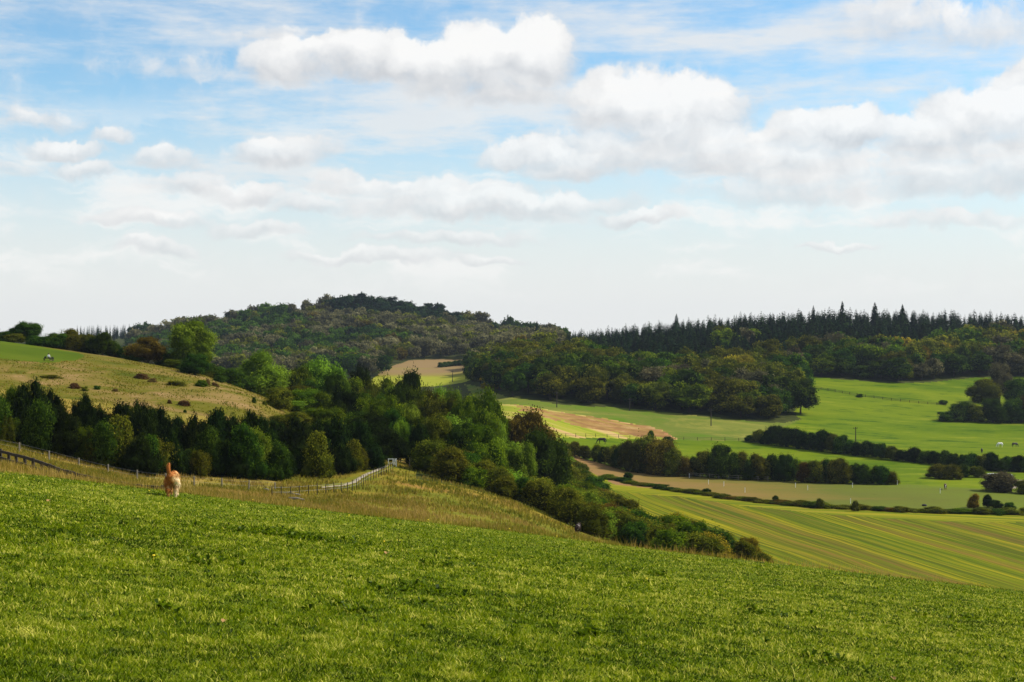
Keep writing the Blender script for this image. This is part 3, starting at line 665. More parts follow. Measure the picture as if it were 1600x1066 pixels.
# --- the large woods
def jit_grid(x0, x1, y0, y1, s):
    X, Y = np.meshgrid(np.arange(x0, x1, s), np.arange(y0, y1, s*.9)); X = X+(np.arange(X.shape[0]) % 2)[:,None]*s*.5
    return X.ravel()+NR.uniform(-.32,.32,X.size)*s, Y.ravel()+NR.uniform(-.32,.32,X.size)*s
front = sorted([(u, Yat(u, v, 440, 700)) for u, v in wood_front])
back_front = [(1240,Yat(1240,585,560,760)),(1300,Yat(1300,592,560,760)),(1400,Yat(1400,598,560,760)),(1450,Yat(1450,597,560,760)),(1530,Yat(1530,590,560,760)),(1700,Yat(1600,588,560,760))]
X, Y = jit_grid(-60, 480, 455, 990, 9.6); U = U0+F*X/Y
fe = np.where(U < 1252, np.interp(U, [f[0] for f in front], [f[1] for f in front]), np.interp(U, [f[0] for f in back_front], [f[1] for f in back_front]))
ridge_u = [725,760,830,1000,1240,1700]; 
ok = (U > 735-(Y-600)*.0) & (U < 1690) & (Y > fe+4)
items = []
n2 = fbm(X, Y, 60, 5, 3); n3 = fbm(X, Y, 35, 25, 3)
for x, y, u, a, b, f_ in zip(X[ok], Y[ok], U[ok], n2[ok], n3[ok], fe[ok]):
    d = y-f_; conf = (y > np.interp(u, [740,800,850,1000,1150,1230,1300,1450,1560,1700], [880,770,690,650,650,665,745,770,840,810])+(a-.5)*100)
    if u > 1240 and d < 75: conf = False
    hidden = False
    if conf and R.random() < .07 and y < 800: conf = False
    if conf:
        h = R.choice([R.uniform(10.5,13),R.uniform(11.5,14),R.uniform(12.5,16)])*np.interp(y, [700,900], [.85,1.0])*np.interp(u,[830,1000,1250,1500,1700],[.72,.9,1.08,.95,.9]); items.append((y, 'spruce', x, h, h*R.uniform(.95,1.25), 'leaf_spruce', u))
    else:
        h = R.uniform(10,15.5)*np.interp(u, [740,900,1250],[.85,1,1]); w = h*R.uniform(.85,1.25)
        if d < 12: h *= R.uniform(.6,.95)
        if u > 1400 and 18 < d < 110 and b > .40: lf = R.choices([GO,OL,DK],[1.6,6,2])[0]
        elif b > .55: lf = R.choices([OL,GO,MI,DK,GY],[7,.25,1.5,2,.8])[0]
        elif b < .42: lf = R.choices([DK,MI,GY,OL],[6,1.2,1,1])[0]
        else: lf = R.choices([OL,DK,MI,GY],[4,6,.8,1.2])[0]
        items.append((y, 'wood', x, h, w, lf, u))
items.sort()
stuff = {'wood': [], 'spruce': []}; cntk = {'wood':0,'spruce':0}
CN = {MI:'mid green',DK:'dark green',BR:'light green',OL:'olive green',RU:'russet',GO:'golden orange',GY:'grey-green','leaf_spruce':'dark blue-green'}
vis_sp = sorted([i for i in items if i[1] == 'spruce'], key=lambda i: -(h1(i[2],i[0])+i[3])/i[0])[:0]
for (y, kd, x, h, w, lf, u) in items:
    if cntk[kd] < 290:
        cntk[kd] += 1
        zone = ('in the wood above the white horse field' if u < 1250 else 'in the wood above the big right-hand pasture')
        if kd == 'spruce': far_tree('conifer_tree', kd, x, y, h, w*.95, lf, f'dark pointed conifer {zone}', f'conifers {zone}')
        else: far_tree('woodland_tree', kd, x, y, h, w, lf, f'{CN[lf]} rounded tree {zone}', f'{CN[lf]} trees {zone}')
    else: stuff[kd].append((x, y, h, w, lf))
# far hill
X, Y = jit_grid(-420, 60, 790, 1340, 12.5); U = U0+F*X/Y
base = np.interp(U, [100,400,590,605,630,650,700,745,780,860], [800,800,810,880,940,962,970,968,860,800]); top = np.interp(U, [150,860],[1345,1345])
ok = (U > 205) & (U < 880) & (Y > base); b = fbm(X, Y, 70, 90, 3)
hill = []
for x, y, u, q in zip(X[ok], Y[ok], U[ok], b[ok]):
    h = R.uniform(10,15); t = (y-930)/400
    if t > .72 and (530 < u < 690 or R.random() < .15): lf, kd = 'leaf_spruce',R.choice(['wood','wood','wood','pine'])
    elif q > .52: lf, kd = R.choices([GY,OL,RU],[7,2,.25])[0], 'wood'
    elif q < .40: lf, kd = R.choices([DK,'leaf_spruce'],[5,2])[0], 'wood'
    else: lf, kd = R.choices([GY,DK,OL],[3,5,2])[0], 'wood'
    if y > 1240: h *= R.choice([.8,.9,1,1,1.25,1.45])
    hill.append((x, y, h, h*R.uniform(.8,1.2), lf, kd))
X, Y = jit_grid(-520, -240, 1420, 1560, 13); U = U0+F*X/Y
farc = [(x, y, R.uniform(11,16), 7, 'leaf_spruce', 'spruce') for x, y, u in zip(X, Y, U) if 120 < u < 400]
def mass(name, trees, label):
    """one mass of far trees that nobody could count"""
    VV = []; FF = []; AA = []; MM = []; off = 0; mats = []
    low = {}
    for i in range(4):
        rs = np.random.RandomState(700+i); low.setdefault('wood', []).append(crown_mesh('l', lobes_broad(rs, 11, .06, .5), 620, .055, rs, 1))
        low.setdefault('pine', []).append(crown_mesh('l', pine_lobes(rs), 380, .05, rs, 1))
        low.setdefault('spruce', []).append(spruce_vf(rs, 15, 8, base=.05, w=.26))
    for t in trees:
        x, y, h, w, lf = t[:5]; kd = t[5] if len(t) > 5 else None
        V, Fc, A = R.choice(low[kd]); a = R.uniform(0,6.28); c, s = math.cos(a), math.sin(a)
        P = np.stack([(V[:,0]*c-V[:,1]*s)*w+x, (V[:,0]*s+V[:,1]*c)*w+y, V[:,2]*h+h1(x,y)-.3], 1)
        if lf not in mats: mats.append(lf)
        VV.append(P); FF.append(Fc+off); off += len(V); AA.append(np.clip(A+R.uniform(-.25,.25),0,1)); MM.append(np.full(len(Fc), mats.index(lf)))
    me = np_mesh(name, np.concatenate(VV), [np.concatenate(FF)], [MATS[m] for m in mats], np.concatenate(MM), {'var': np.concatenate(AA)})
    tag(link(name, me), label, 'woodland', kind='stuff')
mass('distant_woodland', hill, 'blue-grey wood of mixed trees covering the far rounded hill')
mass('distant_conifers', farc, 'thin line of far dark conifers behind the left hill')
mass('ridge_woodland', [t+('wood',) for t in stuff['wood']], 'mixed broadleaf canopy filling the upper slope of the right-hand wood')
if stuff['spruce']: mass('ridge_conifers', [t+('spruce',) for t in stuff['spruce']], 'dark conifer tops along the right-hand ridge')
for (u, tp, Y, w, kd, lb) in [(839,501,985,13,'spruce','lone pointed conifer on the skyline at the dip between the hills'),(1057,490,900,15,'spruce','broad dark conifer standing above the left part of the ridge'),
   (1316,470,905,17,'spruce','tallest pointed conifer on the right-hand ridge skyline'),(1367,472,905,18,'spruce','broad conifer right of the tallest one on the skyline'),(1410,475,905,14,'spruce','conifer third from the tallest on the skyline'),
   (1271,477,905,13,'spruce','narrow conifer left of the tallest on the skyline'),(657,478,1290,16,'pine','flat-topped pine near the right of the far hill summit'),(710,486,1290,18,'pine','lone dark pine on the right shoulder of the far hill')]:
    x, y = XY(u, Y); zt = (V0-tp)/F*Y; h = zt-h1(x,y); far_tree('conifer_tree' if kd == 'spruce' else 'pine_tree', kd, x, y, h, w/F*Y*2.2, 'leaf_spruce', lb, None)

# ------------------------------------------------------------------ grass
def blade_mesh(name, P, L, W, lean, var, mats, midx=None):
    n = len(P); a = NR.uniform(0, 2*math.pi, n); b = NR.uniform(0, 2*math.pi, n)
    side = np.stack([np.cos(a), np.sin(a), np.zeros(n)], 1)*W[:,None]*.5
    ld = np.stack([np.cos(b), np.sin(b), np.zeros(n)], 1)*(L*lean)[:,None]
    up = np.array([0,0,1.])*L[:,None]*np.sqrt(np.maximum(.15,1-lean**2))[:,None]
    p0 = P-side; p1 = P+side; m = P+up*.6+ld*.35; p2 = m-side*.75; p3 = m+side*.75; p4 = P+up+ld
    V = np.stack([p0,p1,p3,p2,p4],1).reshape(-1,3); k = np.arange(n)*5
    q = np.stack([k,k+1,k+2,k+3],1); t = np.stack([k+3,k+2,k+4],1)
    mi = None if midx is None else np.concatenate([midx, midx])
    return np_mesh(name, V, [q, t], mats, mi, {'var': np.repeat(var, 5)})
def grassmat(n, stops, trans=.4):
    m, nt = newmat(n); at = N(nt, 'ShaderNodeAttribute', attribute_name='var').outputs['Fac']
    c = ramp(nt, at, stops); d = N(nt, 'ShaderNodeBsdfDiffuse'); t = N(nt, 'ShaderNodeBsdfTranslucent'); x = N(nt, 'ShaderNodeMixShader'); x.inputs[0].default_value = trans
    g = N(nt, 'ShaderNodeBsdfGlossy'); g.inputs['Roughness'].default_value = .45; g.inputs[0].default_value = (.8,.85,.75,1); y = N(nt, 'ShaderNodeMixShader'); y.inputs[0].default_value = .006
    nt.links.new(c, d.inputs[0]); nt.links.new(c, t.inputs[0]); nt.links.new(d.outputs[0], x.inputs[1]); nt.links.new(t.outputs[0], x.inputs[2])
    nt.links.new(x.outputs[0], y.inputs[1]); nt.links.new(g.outputs[0], y.inputs[2])
    o = N(nt, 'ShaderNodeOutputMaterial'); nt.links.new(y.outputs[0], o.inputs[0]); return m
grassmat('grass_green', [(0,(.020,.042,.001)),(.25,(.074,.122,.001)),(.5,(.155,.210,.002)),(.75,(.27,.31,.006)),(1,(.62,.56,.10))])
grassmat('grass_dry', [(0,(.06,.085,.006)),(.3,(.15,.145,.012)),(.6,(.215,.17,.018)),(1,(.38,.255,.065))])
n = 520000
y = np.exp(NR.uniform(math.log(7.5), math.log(40), n)); x = y*NR.uniform(-.46,.46,n)
z = H(x, y); br = (fbm(x, y, 1.6, 7, 3)); pt = fbm(x, y, 5, 17, 3)
keep = (y < 37.5+(fbm(x, y, 3, 9, 2)-.5)*3); x, y, z, br, pt = [q[keep] for q in (x,y,z,br,pt)]; n = len(x)
fine = fbm(x, y, .45, 27, 2); tuft = np.clip((fine-.35)*2.2, 0, 1)
L = NR.uniform(.016,.034,n)*(1+.7*tuft)*(1+NR.exponential(.35,n)); W = np.clip(.0009*y, .007, .022)*NR.uniform(.6,1.3,n)
sm = fbm(x, y, .16, 57, 2); var = np.clip(.37+(pt-.5)*.4+(br-.5)*.45+(fine-.5)*.6+(sm-.5)*1.1+NR.normal(0,.21,n), 0, 1)
dry = NR.uniform(0,1,n) < .055+.05*(pt > .60)+.14*(x/np.maximum(y,1) > .1)*(fine > .5); var[dry] = NR.uniform(.8,1,dry.sum())
me = blade_mesh('grass', np.stack([x,y,z-.004],1), L, W, NR.uniform(.45,1.0,n), var, [MATS['grass_green']])
tag(link('grass', me), 'short sunlit green turf covering the foreground slope', 'grass', kind='stuff')
_pp = [gp(u, v, 100, 215) for u, v in [(500,763),(520,761),(535,760),(552,755),(562,748),(572,742),(588,736),(602,729)]]
def pathdist(x, y):
    d = np.full(x.shape, 1e9)
    for (ax,ay),(bx,by) in zip(_pp[:-1],_pp[1:]):
        t = np.clip(((x-ax)*(bx-ax)+(y-ay)*(by-ay))/((bx-ax)**2+(by-ay)**2+1e-9),0,1); d = np.minimum(d, np.hypot(x-ax-t*(bx-ax), y-ay-t*(by-ay)))
    return d
# long dry grass: fringe past the brow, then over the slopes
PX = []; PL = []; PW = []; PV = []
def dryband(n, y0, y1, t0, t1, l0, l1, wk, vm, cond=None, lg=True):
    y = np.exp(NR.uniform(math.log(y0), math.log(y1), n)) if lg else NR.uniform(y0, y1, n)
    x = y*NR.uniform(t0, t1, n); cl = fbm(x, y, 1.2 if y0 < 60 else 4, 37, 3); k = NR.uniform(0,1,n) < np.clip((cl-.32)*3, .05, 1)
    if cond is not None: k &= cond(x, y)
    x, y, cl = x[k], y[k], cl[k]; PX.append(np.stack([x, y, H(x,y)-.02], 1)); m = len(x)
    PL.append(NR.uniform(l0, l1, m)*(.6+cl)); PW.append(wk*y*NR.uniform(.6,1.3,m)); PV.append(np.clip(vm+(fbm(x,y,9,47,3)-.5)*1.2+NR.normal(0,.18,m), 0, 1))
dryband(26000, 35.8, 41, -.42, .42, .06, .15, .0004, .55)
dryband(6500, 36.3, 40, -.42, .42, .14, .30, .0003, .8)
dryband(90000, 85, 152, -.42, -.06, .25, .5, .0006, .62, None, False)
dryband(90000, 41, 100, -.42, -.02, .16, .36, .0005, .62)
dryband(80000, 105, 200, -.17, .16, .22, .45, .0006, .50, lambda x, y: (U0+F*x/y > 430) & (y < 198) & (pathdist(x, y) > 1.4))
dryband(40000, 170, 275, -.40, -.14, .10, .24, .0007, .62, lambda x, y: (classify(x, y) == 3) | (classify(x, y) == 1))
PV[-1] = PV[-1]*.7
P = np.concatenate(PX); me = blade_mesh('long_grass', P, np.concatenate(PL), np.concatenate(PW), NR.uniform(.05,.5,len(P)), np.concatenate(PV), [MATS['grass_dry']])
tag(link('long_grass', me), 'long golden dry grass on the slopes beyond the green turf', 'long grass', kind='stuff')
# broad-leaved weeds in the turf
def weeds(spots):
    V = []; Fc = []; A = []
    for (u, Y, rad, cnt) in spots:
        cx, cy = XY(u, Y)
        for i in range(cnt):
            px = cx+R.gauss(0,rad); py = cy+R.gauss(0,rad*1.2); pz = h1(px,py)
            for k in range(6):
                a = R.uniform(0,6.28); l = R.uniform(.05,.11); wd = l*.3; d = (math.cos(a),math.sin(a)); s = (-d[1],d[0]); up = R.uniform(.02,.09); b = len(V)
                V += [(px,py,pz),(px+d[0]*l*.5+s[0]*wd,py+d[1]*l*.5+s[1]*wd,pz+up),(px+d[0]*l,py+d[1]*l,pz+up*.8),(px+d[0]*l*.5-s[0]*wd,py+d[1]*l*.5-s[1]*wd,pz+up)]
                Fc.append((b,b+1,b+2,b+3)); A += [R.uniform(0,.5)]*4
    me = np_mesh('weeds', np.array(V), [np.array(Fc)], [MATS['grass_green']], None, {'var': A}); tag(link('weeds', me), 'dark broad-leaved weed patches scattered in the turf', 'weeds', kind='stuff')
weeds([(440,25.5,.55,80),(470,25,.4,40),(310,17.5,.3,14),(640,17,.35,20),(700,22,.3,12),(900,14.5,.2,7),(1280,15,.2,9),(1180,20,.4,12),(1480,24,.4,10),(1000,27,.3,12),(250,12.4,.1,4),(560,14,.2,6)])
m, nt = newmat('petal'); bsdf(nt, (.75,.55,.03), .7)
mb = MB()
for (u, Y) in [(395,36.5),(545,34.6),(669,36),(796,36),(870,35.6),(233,34.5),(240,17),(600,26),(1010,24)]:
    x, y = XY(u, Y); z = h1(x,y)+.07; mb.ell((x,y,z), (.022,.022,.01), 8, 4); mb.tube([(x,y,z-.08),(x,y,z)], .003, 4)
tag(mb.build('yellow_flowers', m), 'tiny yellow flowers dotted along the turf edge', 'flowers', kind='stuff')
m, nt = newmat('dead_leaf'); bsdf(nt, (.26,.15,.05), .8)
for (u, Y, lb) in [(350,11.9,'single pale brown fallen leaf lying in the turf'),(76,26.5,'small heap of orange-brown leaves near the left edge of the turf'),(604,22.8,'orange dead leaf on the turf below the bank'),(1396,13.6,'rust brown leaf in the turf at lower right')]:
    x, y = XY(u, Y); z = h1(x,y)+.045; mb = MB(); nn = 7
    pts = [(0,-.05,0),(.02,-.02,.012),(.022,.015,.016),(.008,.045,.006),(0,.06,-.004),(-.012,.04,.012),(-.026,.01,.018),(-.02,-.025,.01)]
    sc = 1.6 if Y > 20 else 1.0
    mb.v = [(x+p[0]*sc, y+p[1]*sc, z+p[2]*sc) for p in pts]+[(x,y,z)]; mb.f = [(i,(i+1)%8,8) for i in range(8)]
    o = mb.build('fallen_leaf', m); s = o.modifiers.new('Solid','SOLIDIFY'); s.thickness = .002; tag(o, lb, 'leaf')

# ------------------------------------------------------------------ path, fences, gate, poles
def ribbon(name, pts, w, mat, lift=.05, group=None):
    P = []
    for (a, b) in zip(pts[:-1], pts[1:]):
        for t in np.linspace(0, 1, 12, endpoint=False): P.append((a[0]*(1-t)+b[0]*t, a[1]*(1-t)+b[1]*t))
    P.append(pts[-1]); V = []; Fc = []; ww = w
    for i, p in enumerate(P):
        q = P[min(i+1,len(P)-1)]; r = P[max(i-1,0)]; d = Vector((q[0]-r[0], q[1]-r[1])).normalized(); s = Vector((-d.y, d.x))
        wi = ww*(1+.18*math.sin(i*.9)+R.uniform(-.08,.08))
        for k in (-.5,-.17,.17,.5): x = p[0]+s.x*wi*k; y = p[1]+s.y*wi*k; V.append((x, y, h1(x,y)+(lift if abs(k) < .3 else lift*.4)))
    for i in range(len(P)-1):
        for k in range(3): Fc.append((i*4+k, i*4+k+1, i*4+5+k, i*4+4+k))
    me = bpy.data.meshes.new(name); me.from_pydata(V, [], Fc); me.materials.append(MATS[mat]); me.update(); return tag(link(name, me), kind='structure')
pathp = [gp(u, v, 100, 215) for u, v in [(500,763),(520,761),(535,760),(552,755),(562,748),(572,742),(588,736),(602,729)]]
ribbon('path', pathp, .62, 'chalk', .12)
ribbon('track', [gp(u, v, 300, 460) for u, v in [(1566,769),(1572,764),(1590,760),(1640,758)]], 2.6, 'chalk', .1)
ribbon('track', [gp(u, v, 300, 480) for u, v in [(1578,751),(1600,751),(1660,752)]], 2.2, 'chalk', .1)
def fence(P, hgt, post, rails, label, postm='timber', railm='timber', pw=.11, rw=(.04,.10), seg=None, name='fence', group=None):
    x0, y0 = P[0]; root = empty(name, (x0, y0, h1(x0,y0)), 0, label, 'fence', group); ox, oy, oz = root.location
    D = [0]
    for a, b in zip(P[:-1], P[1:]): D.append(D[-1]+math.hypot(b[0]-a[0], b[1]-a[1]))
    n = max(1, int(round(D[-1]/post))); n = min(n, 95); S = []
    for i in range(n+1):
        t = D[-1]*i/n; x = float(np.interp(t, D, [p[0] for p in P])); y = float(np.interp(t, D, [p[1] for p in P])); S.append((x, y, h1(x,y)))
    for i, (x, y, z) in enumerate(S):
        hh = hgt*R.uniform(.88,1.08); mb = MB().beam((x-ox,y-oy,z-oz-.3),(x-ox+R.uniform(-.03,.03),y-oy,z-oz+hh),pw,pw); mb.build('post', MATS[postm], root)
    for rh in rails:
        mb = MB()
        for a, b in zip(S[:-1], S[1:]):
            if rw[0] > .02: mb.beam((a[0]-ox,a[1]-oy-.08,a[2]-oz+rh+R.uniform(-.02,.02)),(b[0]-ox,b[1]-oy-.08,b[2]-oz+rh+R.uniform(-.02,.02)),rw[0],rw[1])
            else: mb.tube([(a[0]-ox,a[1]-oy,a[2]-oz+rh),((a[0]+b[0])/2-ox,(a[1]+b[1])/2-oy,(a[2]+b[2])/2-oz+rh-.02),(b[0]-ox,b[1]-oy,b[2]-oz+rh)], rw[0], 4)
        mb.build('rail' if rw[0] > .02 else 'wire', MATS[railm], root)
    return root
fence([XY(-70,97), XY(-30,90), XY(0,85), XY(60,78), XY(120,71), XY(180,65.5), XY(255,59)], 1.15, 1.8, [1.08,.68,.3], 'dark post-and-rail timber fence running down behind the turf at left', 'timber','timber', .14, (.06,.16))
fence([XY(-60,138), XY(0,138), XY(100,139), XY(200,141), XY(330,143), XY(430,146)], 1.0, 2.9, [.9,.5], 'wire fence on pale posts in the dry grass before the yews', 'timber_pale','wire', .12, (.008,0))
fence([gp(u, v+6, 100, 215) for u, v in [(425,772),(470,770),(510,767),(540,764),(556,760),(575,748),(600,736),(614,730)]], 1.15, 1.9, [1.0,.55], 'wire fence on grey posts along the near side of the chalk path', 'timber','wire', .075, (.008,0))
fence([gp(u, v, 370, 500) for u, v in [(868,683),(930,683),(1000,685),(1060,688),(1120,689),(1176,690)]], 1.1, 4.6, [1.0,.5], 'thin field fence between stubble field and the green strip', 'timber','timber', .14, (.03,.06))
fence([gp(u, v, 500, 690) for u, v in [(1272,607),(1300,612),(1340,619),(1390,626),(1440,631),(1478,634)]], 1.2, 3.6, [1.0,.6,.25], 'long thin fence curving across the big pasture', 'timber','timber', .16, (.04,.10))
fence([gp(u, v, 330, 430) for u, v in [(1010,738),(1060,744),(1120,748),(1200,752)]], 1.1, 2.6, [1.0,.55], 'pale rail fence along the hedge beside the white horse', 'timber_pale','timber_pale', .1, (.03,.07))
fence([XY(640,196), XY(690,192), XY(740,188)], 1.3, 2.6, [1.1], 'short line of pale posts at the scrub edge right of the gate', 'timber_pale','wire', .1, (.008,0))
k = 0
for (u, v) in [(1077,747),(1107,757),(1131,760),(1164,770),(1243,762),(1262,766),(1332,762),(1329,787),(1469,771),(1186,745),(1402,758)]:
    x, y = gp(u, v, 280, 420); mb = MB(); z = h1(x, y); mb.tube([(0,0,-.2),(0,0,1.15)], .05, 6); mb.box((0,0,1.0),(.14,.06,.1))
    o = mb.build('fence_stake', MATS['white_paint']); o.location = (x,y,z); tag(o, f'slim white electric fence stake, {ordw(k)} of those dotted over the paddock', 'stake', 'white stakes in the paddock'); k += 1
# planks crossing the dry grass at the left end of the path
for (a, b, lb) in [((412,768),(424,769),'short pale plank lying in the dry grass'),((440,774),(452,782),'upper bleached log lying across the dry grass'),((452,782),(470,788),'lower bleached log pointing down to the turf')]:
    p = gp(a[0],a[1],60,150); q = gp(b[0],b[1],60,150); q = (q[0], p[1]-1.5)
    x0,y0 = p; z0 = h1(*p)+.2; z1 = h1(*q)+.25
    mb = MB(); mb.tube([(0,0,0),((q[0]-x0)*.5,(q[1]-y0)*.5,(z1-z0)*.5+.04),(q[0]-x0,q[1]-y0,z1-z0)], [.11,.13,.09], 8); o = mb.build('log', MATS['timber_pale'], None, True); o.location = (x0,y0,z0); tag(o, lb, 'log')
# gate
x, y = XY(613, 190); root = empty('kissing_gate', (x, y, h1(x,y)), .25, 'small white wooden gate with slanting boards at the end of the chalk path', 'gate'); root.scale = (.85,.85,.85)
G = MATS['white_paint']
for px in (-.62,.1,.62): MB().box((px,0,.62),(.11,.11,1.3)).build('post', G, root)
mb = MB(); 
for z in (.28,.5,.72,.94,1.16): mb.box((.36,-.02,z),(.42,.04,.09))
mb.beam((.16,-.05,.25),(.56,-.05,1.15),.04,.08); mb.build('gate_leaf', G, root)
MB().box((-.26,-.02,1.2),(.6,.05,.1)).build('top_rail', G, root); MB().box((-.26,.0,.55),(.6,.05,.07)).build('rail', G, root)
# poles
for (u, vb, tp, lo, hi, lb) in [(1111,666,638,400,600,'wooden telegraph pole in front of the middle wood'),(1337,690,667,440,640,'wooden pole with crossarm beside the dark pasture hedge'),(870,637,612,400,640,'thin pole at the left edge of the middle wood'),(984,642,622,400,640,'thin pole half lost against the middle wood'),(707,597,579,700,1000,'tiny pole standing in the far stubble field')]:
    Y = Yat(u, vb, lo, hi); x, y = XY(u, Y); z = h1(x,y); h = (V0-tp)/F*Y-z; root = empty('telegraph_pole', (x,y,z), R.uniform(-.3,.3), lb, 'pole')
    MB().tube([(0,0,-.5),(0,0,h*.6),(0,0,h)], [.19,.16,.13], 8).build('pole', MATS['timber'], root); mb = MB().box((0,.2,h-.5),(1.7,.12,.16)); 
    mb.build('crossarm', MATS['timber'], root)
    for k in (-.7,0,.7): MB().tube([(k,.2,h-.42),(k,.2,h-.22)], .05, 6).build('insulator', MATS['dark_glass'], root)
# caravan
x, y = gp(1562, 762, 330, 470); y += 9; x = (1562-U0)/F*y
root = empty('caravan', (x, y, h1(x,y)), -.05, 'white caravan half hidden behind the round grey-brown bush', 'caravan')
mb = MB(); prof = [(-3.1,.45),(-3.15,1.3),(-2.8,2.45),(-2.3,2.62),(2.4,2.62),(2.9,2.45),(3.1,1.4),(3.05,.45)]
nb = len(prof)
for yy in (-1.1,1.1):
    for p in prof: mb.v.append((p[0],yy,p[1]))
mb.f = [tuple(range(nb)), tuple(range(2*nb-1,nb-1,-1))]+[(i,i+nb,(i+1)%nb+nb,(i+1)%nb) for i in range(nb)]
mb.build('body', MATS['white_paint'], root, bevel=.06)
for wx in (-1.9,-.1,1.7): MB().box((wx,-1.115,1.7),(1.0,.03,.6)).build('window', MATS['dark_glass'], root)
MB().box((.85,-1.115,1.35),(.6,.03,1.6)).build('door', MATS['timber_pale'], root)
for wy in (-1.0,1.0):
    mb = MB().tube([(.1,wy-.1,.33),(.1,wy+.1,.33)], .33, 16); mb.build('wheel', MATS['rubber'], root)
MB().beam((3.05,0,.5),(4.1,0,.45),.12,.12).build('drawbar', MATS['timber'], root)
x, y = gp(1444, 791, 260, 380); mb = MB().ell((0,0,.12),(.55,.4,.32),12,6,.12); o = mb.build('earth_heap', MATS['rubber'], None, True); o.location = (x,y,h1(x,y)); tag(o, 'small black heap on the grass near the striped field edge','heap')

# ------------------------------------------------------------------ animals and people: one skinned surface each
def skin(name, nodes, edges, mat, parent, root=0, vox=.035):
    """nodes: name -> (x,y,z,r[,r2]); limbs and joints melted into one continuous surface"""
    mb = MB()
    for k, q in nodes.items():
        r2 = q[4] if len(q) > 4 else q[3]; mb.ell(q[:3], (q[3],q[3],r2), 12, 8)
    for a, b in edges:
        A = nodes[a]; B = nodes[b]; ra = (A[3]+(A[4] if len(A) > 4 else A[3]))/2; rb = (B[3]+(B[4] if len(B) > 4 else B[3]))/2
        mb.tube([A[:3], [(p+q)/2 for p, q in zip(A[:3], B[:3])], B[:3]], [ra*.97,(ra+rb)/2*.96,rb*.97], 12)
    o = mb.build(name, mat, parent, True); m = o.modifiers.new('Remesh','REMESH'); m.mode = 'VOXEL'; m.voxel_size = vox; m.use_smooth_shade = True
    m = o.modifiers.new('Smooth','SMOOTH'); m.factor = .5; m.iterations = 4; return o
def chain(*a): return list(zip(a[:-1], a[1:]))
def horse(u, v, lo, hi, rz, matn, hairm, label, graze=True, sc=1.0, name='horse'):
    x, y = gp(u, v, lo, hi); root = empty(name, (x,y,h1(x,y)), rz, label, 'horse'); root.scale = (sc,)*3
    n = {'pel':(-.62,0,1.22,.27,.30),'mid':(-.1,0,1.16,.29,.32),'che':(.42,0,1.17,.27,.32),'rump':(-.85,0,1.18,.20,.24)}
    if graze: n.update({'n1':(.74,0,1.12,.17,.22),'n2':(.98,0,.80,.11,.15),'poll':(1.15,0,.50,.085,.11),'face':(1.22,0,.30,.085,.09),'muz':(1.24,0,.10,.06,.06)})
    else: n.update({'n1':(.72,0,1.36,.16,.22),'n2':(.95,0,1.62,.10,.15),'poll':(1.12,0,1.82,.085,.10),'face':(1.30,0,1.72,.085,.09),'muz':(1.50,0,1.58,.06,.06)})
    e = chain('rump','pel','mid','che','n1','n2','poll','face','muz')
    for s, t in ((1,'L'),(-1,'R')):
        st = .08*s
        n.update({'hip'+t:(-.78,.17*s,.98,.15,.17),'stf'+t:(-.62+st,.18*s,.76,.11,.12),'hck'+t:(-.92+st,.17*s,.50,.055,.065),'fet'+t:(-.86+st,.17*s,.14,.04,.04),'hhf'+t:(-.80+st,.17*s,.03,.06,.06)})
        n.update({'sho'+t:(.50,.17*s,.92,.13,.15),'elb'+t:(.45-st,.17*s,.70,.085,.09),'kne'+t:(.48-st,.16*s,.44,.055,.055),'ffe'+t:(.47-st,.16*s,.13,.04,.04),'fhf'+t:(.51-st,.16*s,.03,.06,.06)})
        e += chain('pel','hip'+t,'stf'+t,'hck'+t,'fet'+t,'hhf'+t)+chain('che','sho'+t,'elb'+t,'kne'+t,'ffe'+t,'fhf'+t)
    skin('body', n, e, MATS[matn], root, 1)
    mb = MB().tube([(-.98,0,1.24),(-1.10,0,1.05),(-1.12,.02,.75),(-1.08,0,.45)], [.05,.075,.08,.02], 8); mb.build('tail', MATS[hairm], root, True)
    a = [n['che'],n['n1'],n['n2'],n['poll']]; off = [(-.05,.33),(-.02,.24),(.09,.13) if graze else (-.12,.10),(.09,.03) if graze else (-.06,.09)]
    mb = MB().tube([(p[0]+o[0],0,p[2]+o[1]-.03) for p, o in zip(a, off)], [.03,.06,.055,.03], 6); mb.build('mane', MATS[hairm], root, True)
    h_ = n['poll']
    for s in (-1,1): MB().tube([(h_[0]-.02,.05*s,h_[2]+.05),(h_[0]-(.0 if not graze else -.04),.07*s,h_[2]+.20)], [.035,.006], 6).build('ear', MATS[matn], root, True)
    return root
horse(1042,740,330,430, math.pi+.15, 'horse_white','horse_white','white horse grazing head down in the brown paddock beside the hedge', sc=1.08)
horse(940,694,380,440, 2.9, 'horse_dark','hair_dark','dark brown horse behind the left end of the hedge, neck stretched low', sc=1.3)
horse(1562,699,430,520, math.pi+.2, 'horse_white','horse_white','pale horse grazing in the big pasture left of the black horse', sc=1.05)
horse(1586,699,430,520, .25, 'horse_dark','hair_dark','black horse grazing near the right edge of the big pasture', sc=1.05)
horse(1534,708,420,520, 1.3, 'horse_dark','hair_dark','small dark horse seen end-on just above the dark pasture hedge', sc=1.0)
horse(1477,765,300,400, 1.35, 'horse_brown','horse_white','brown and white horse seen end-on in the green corner of the paddock', sc=.95)
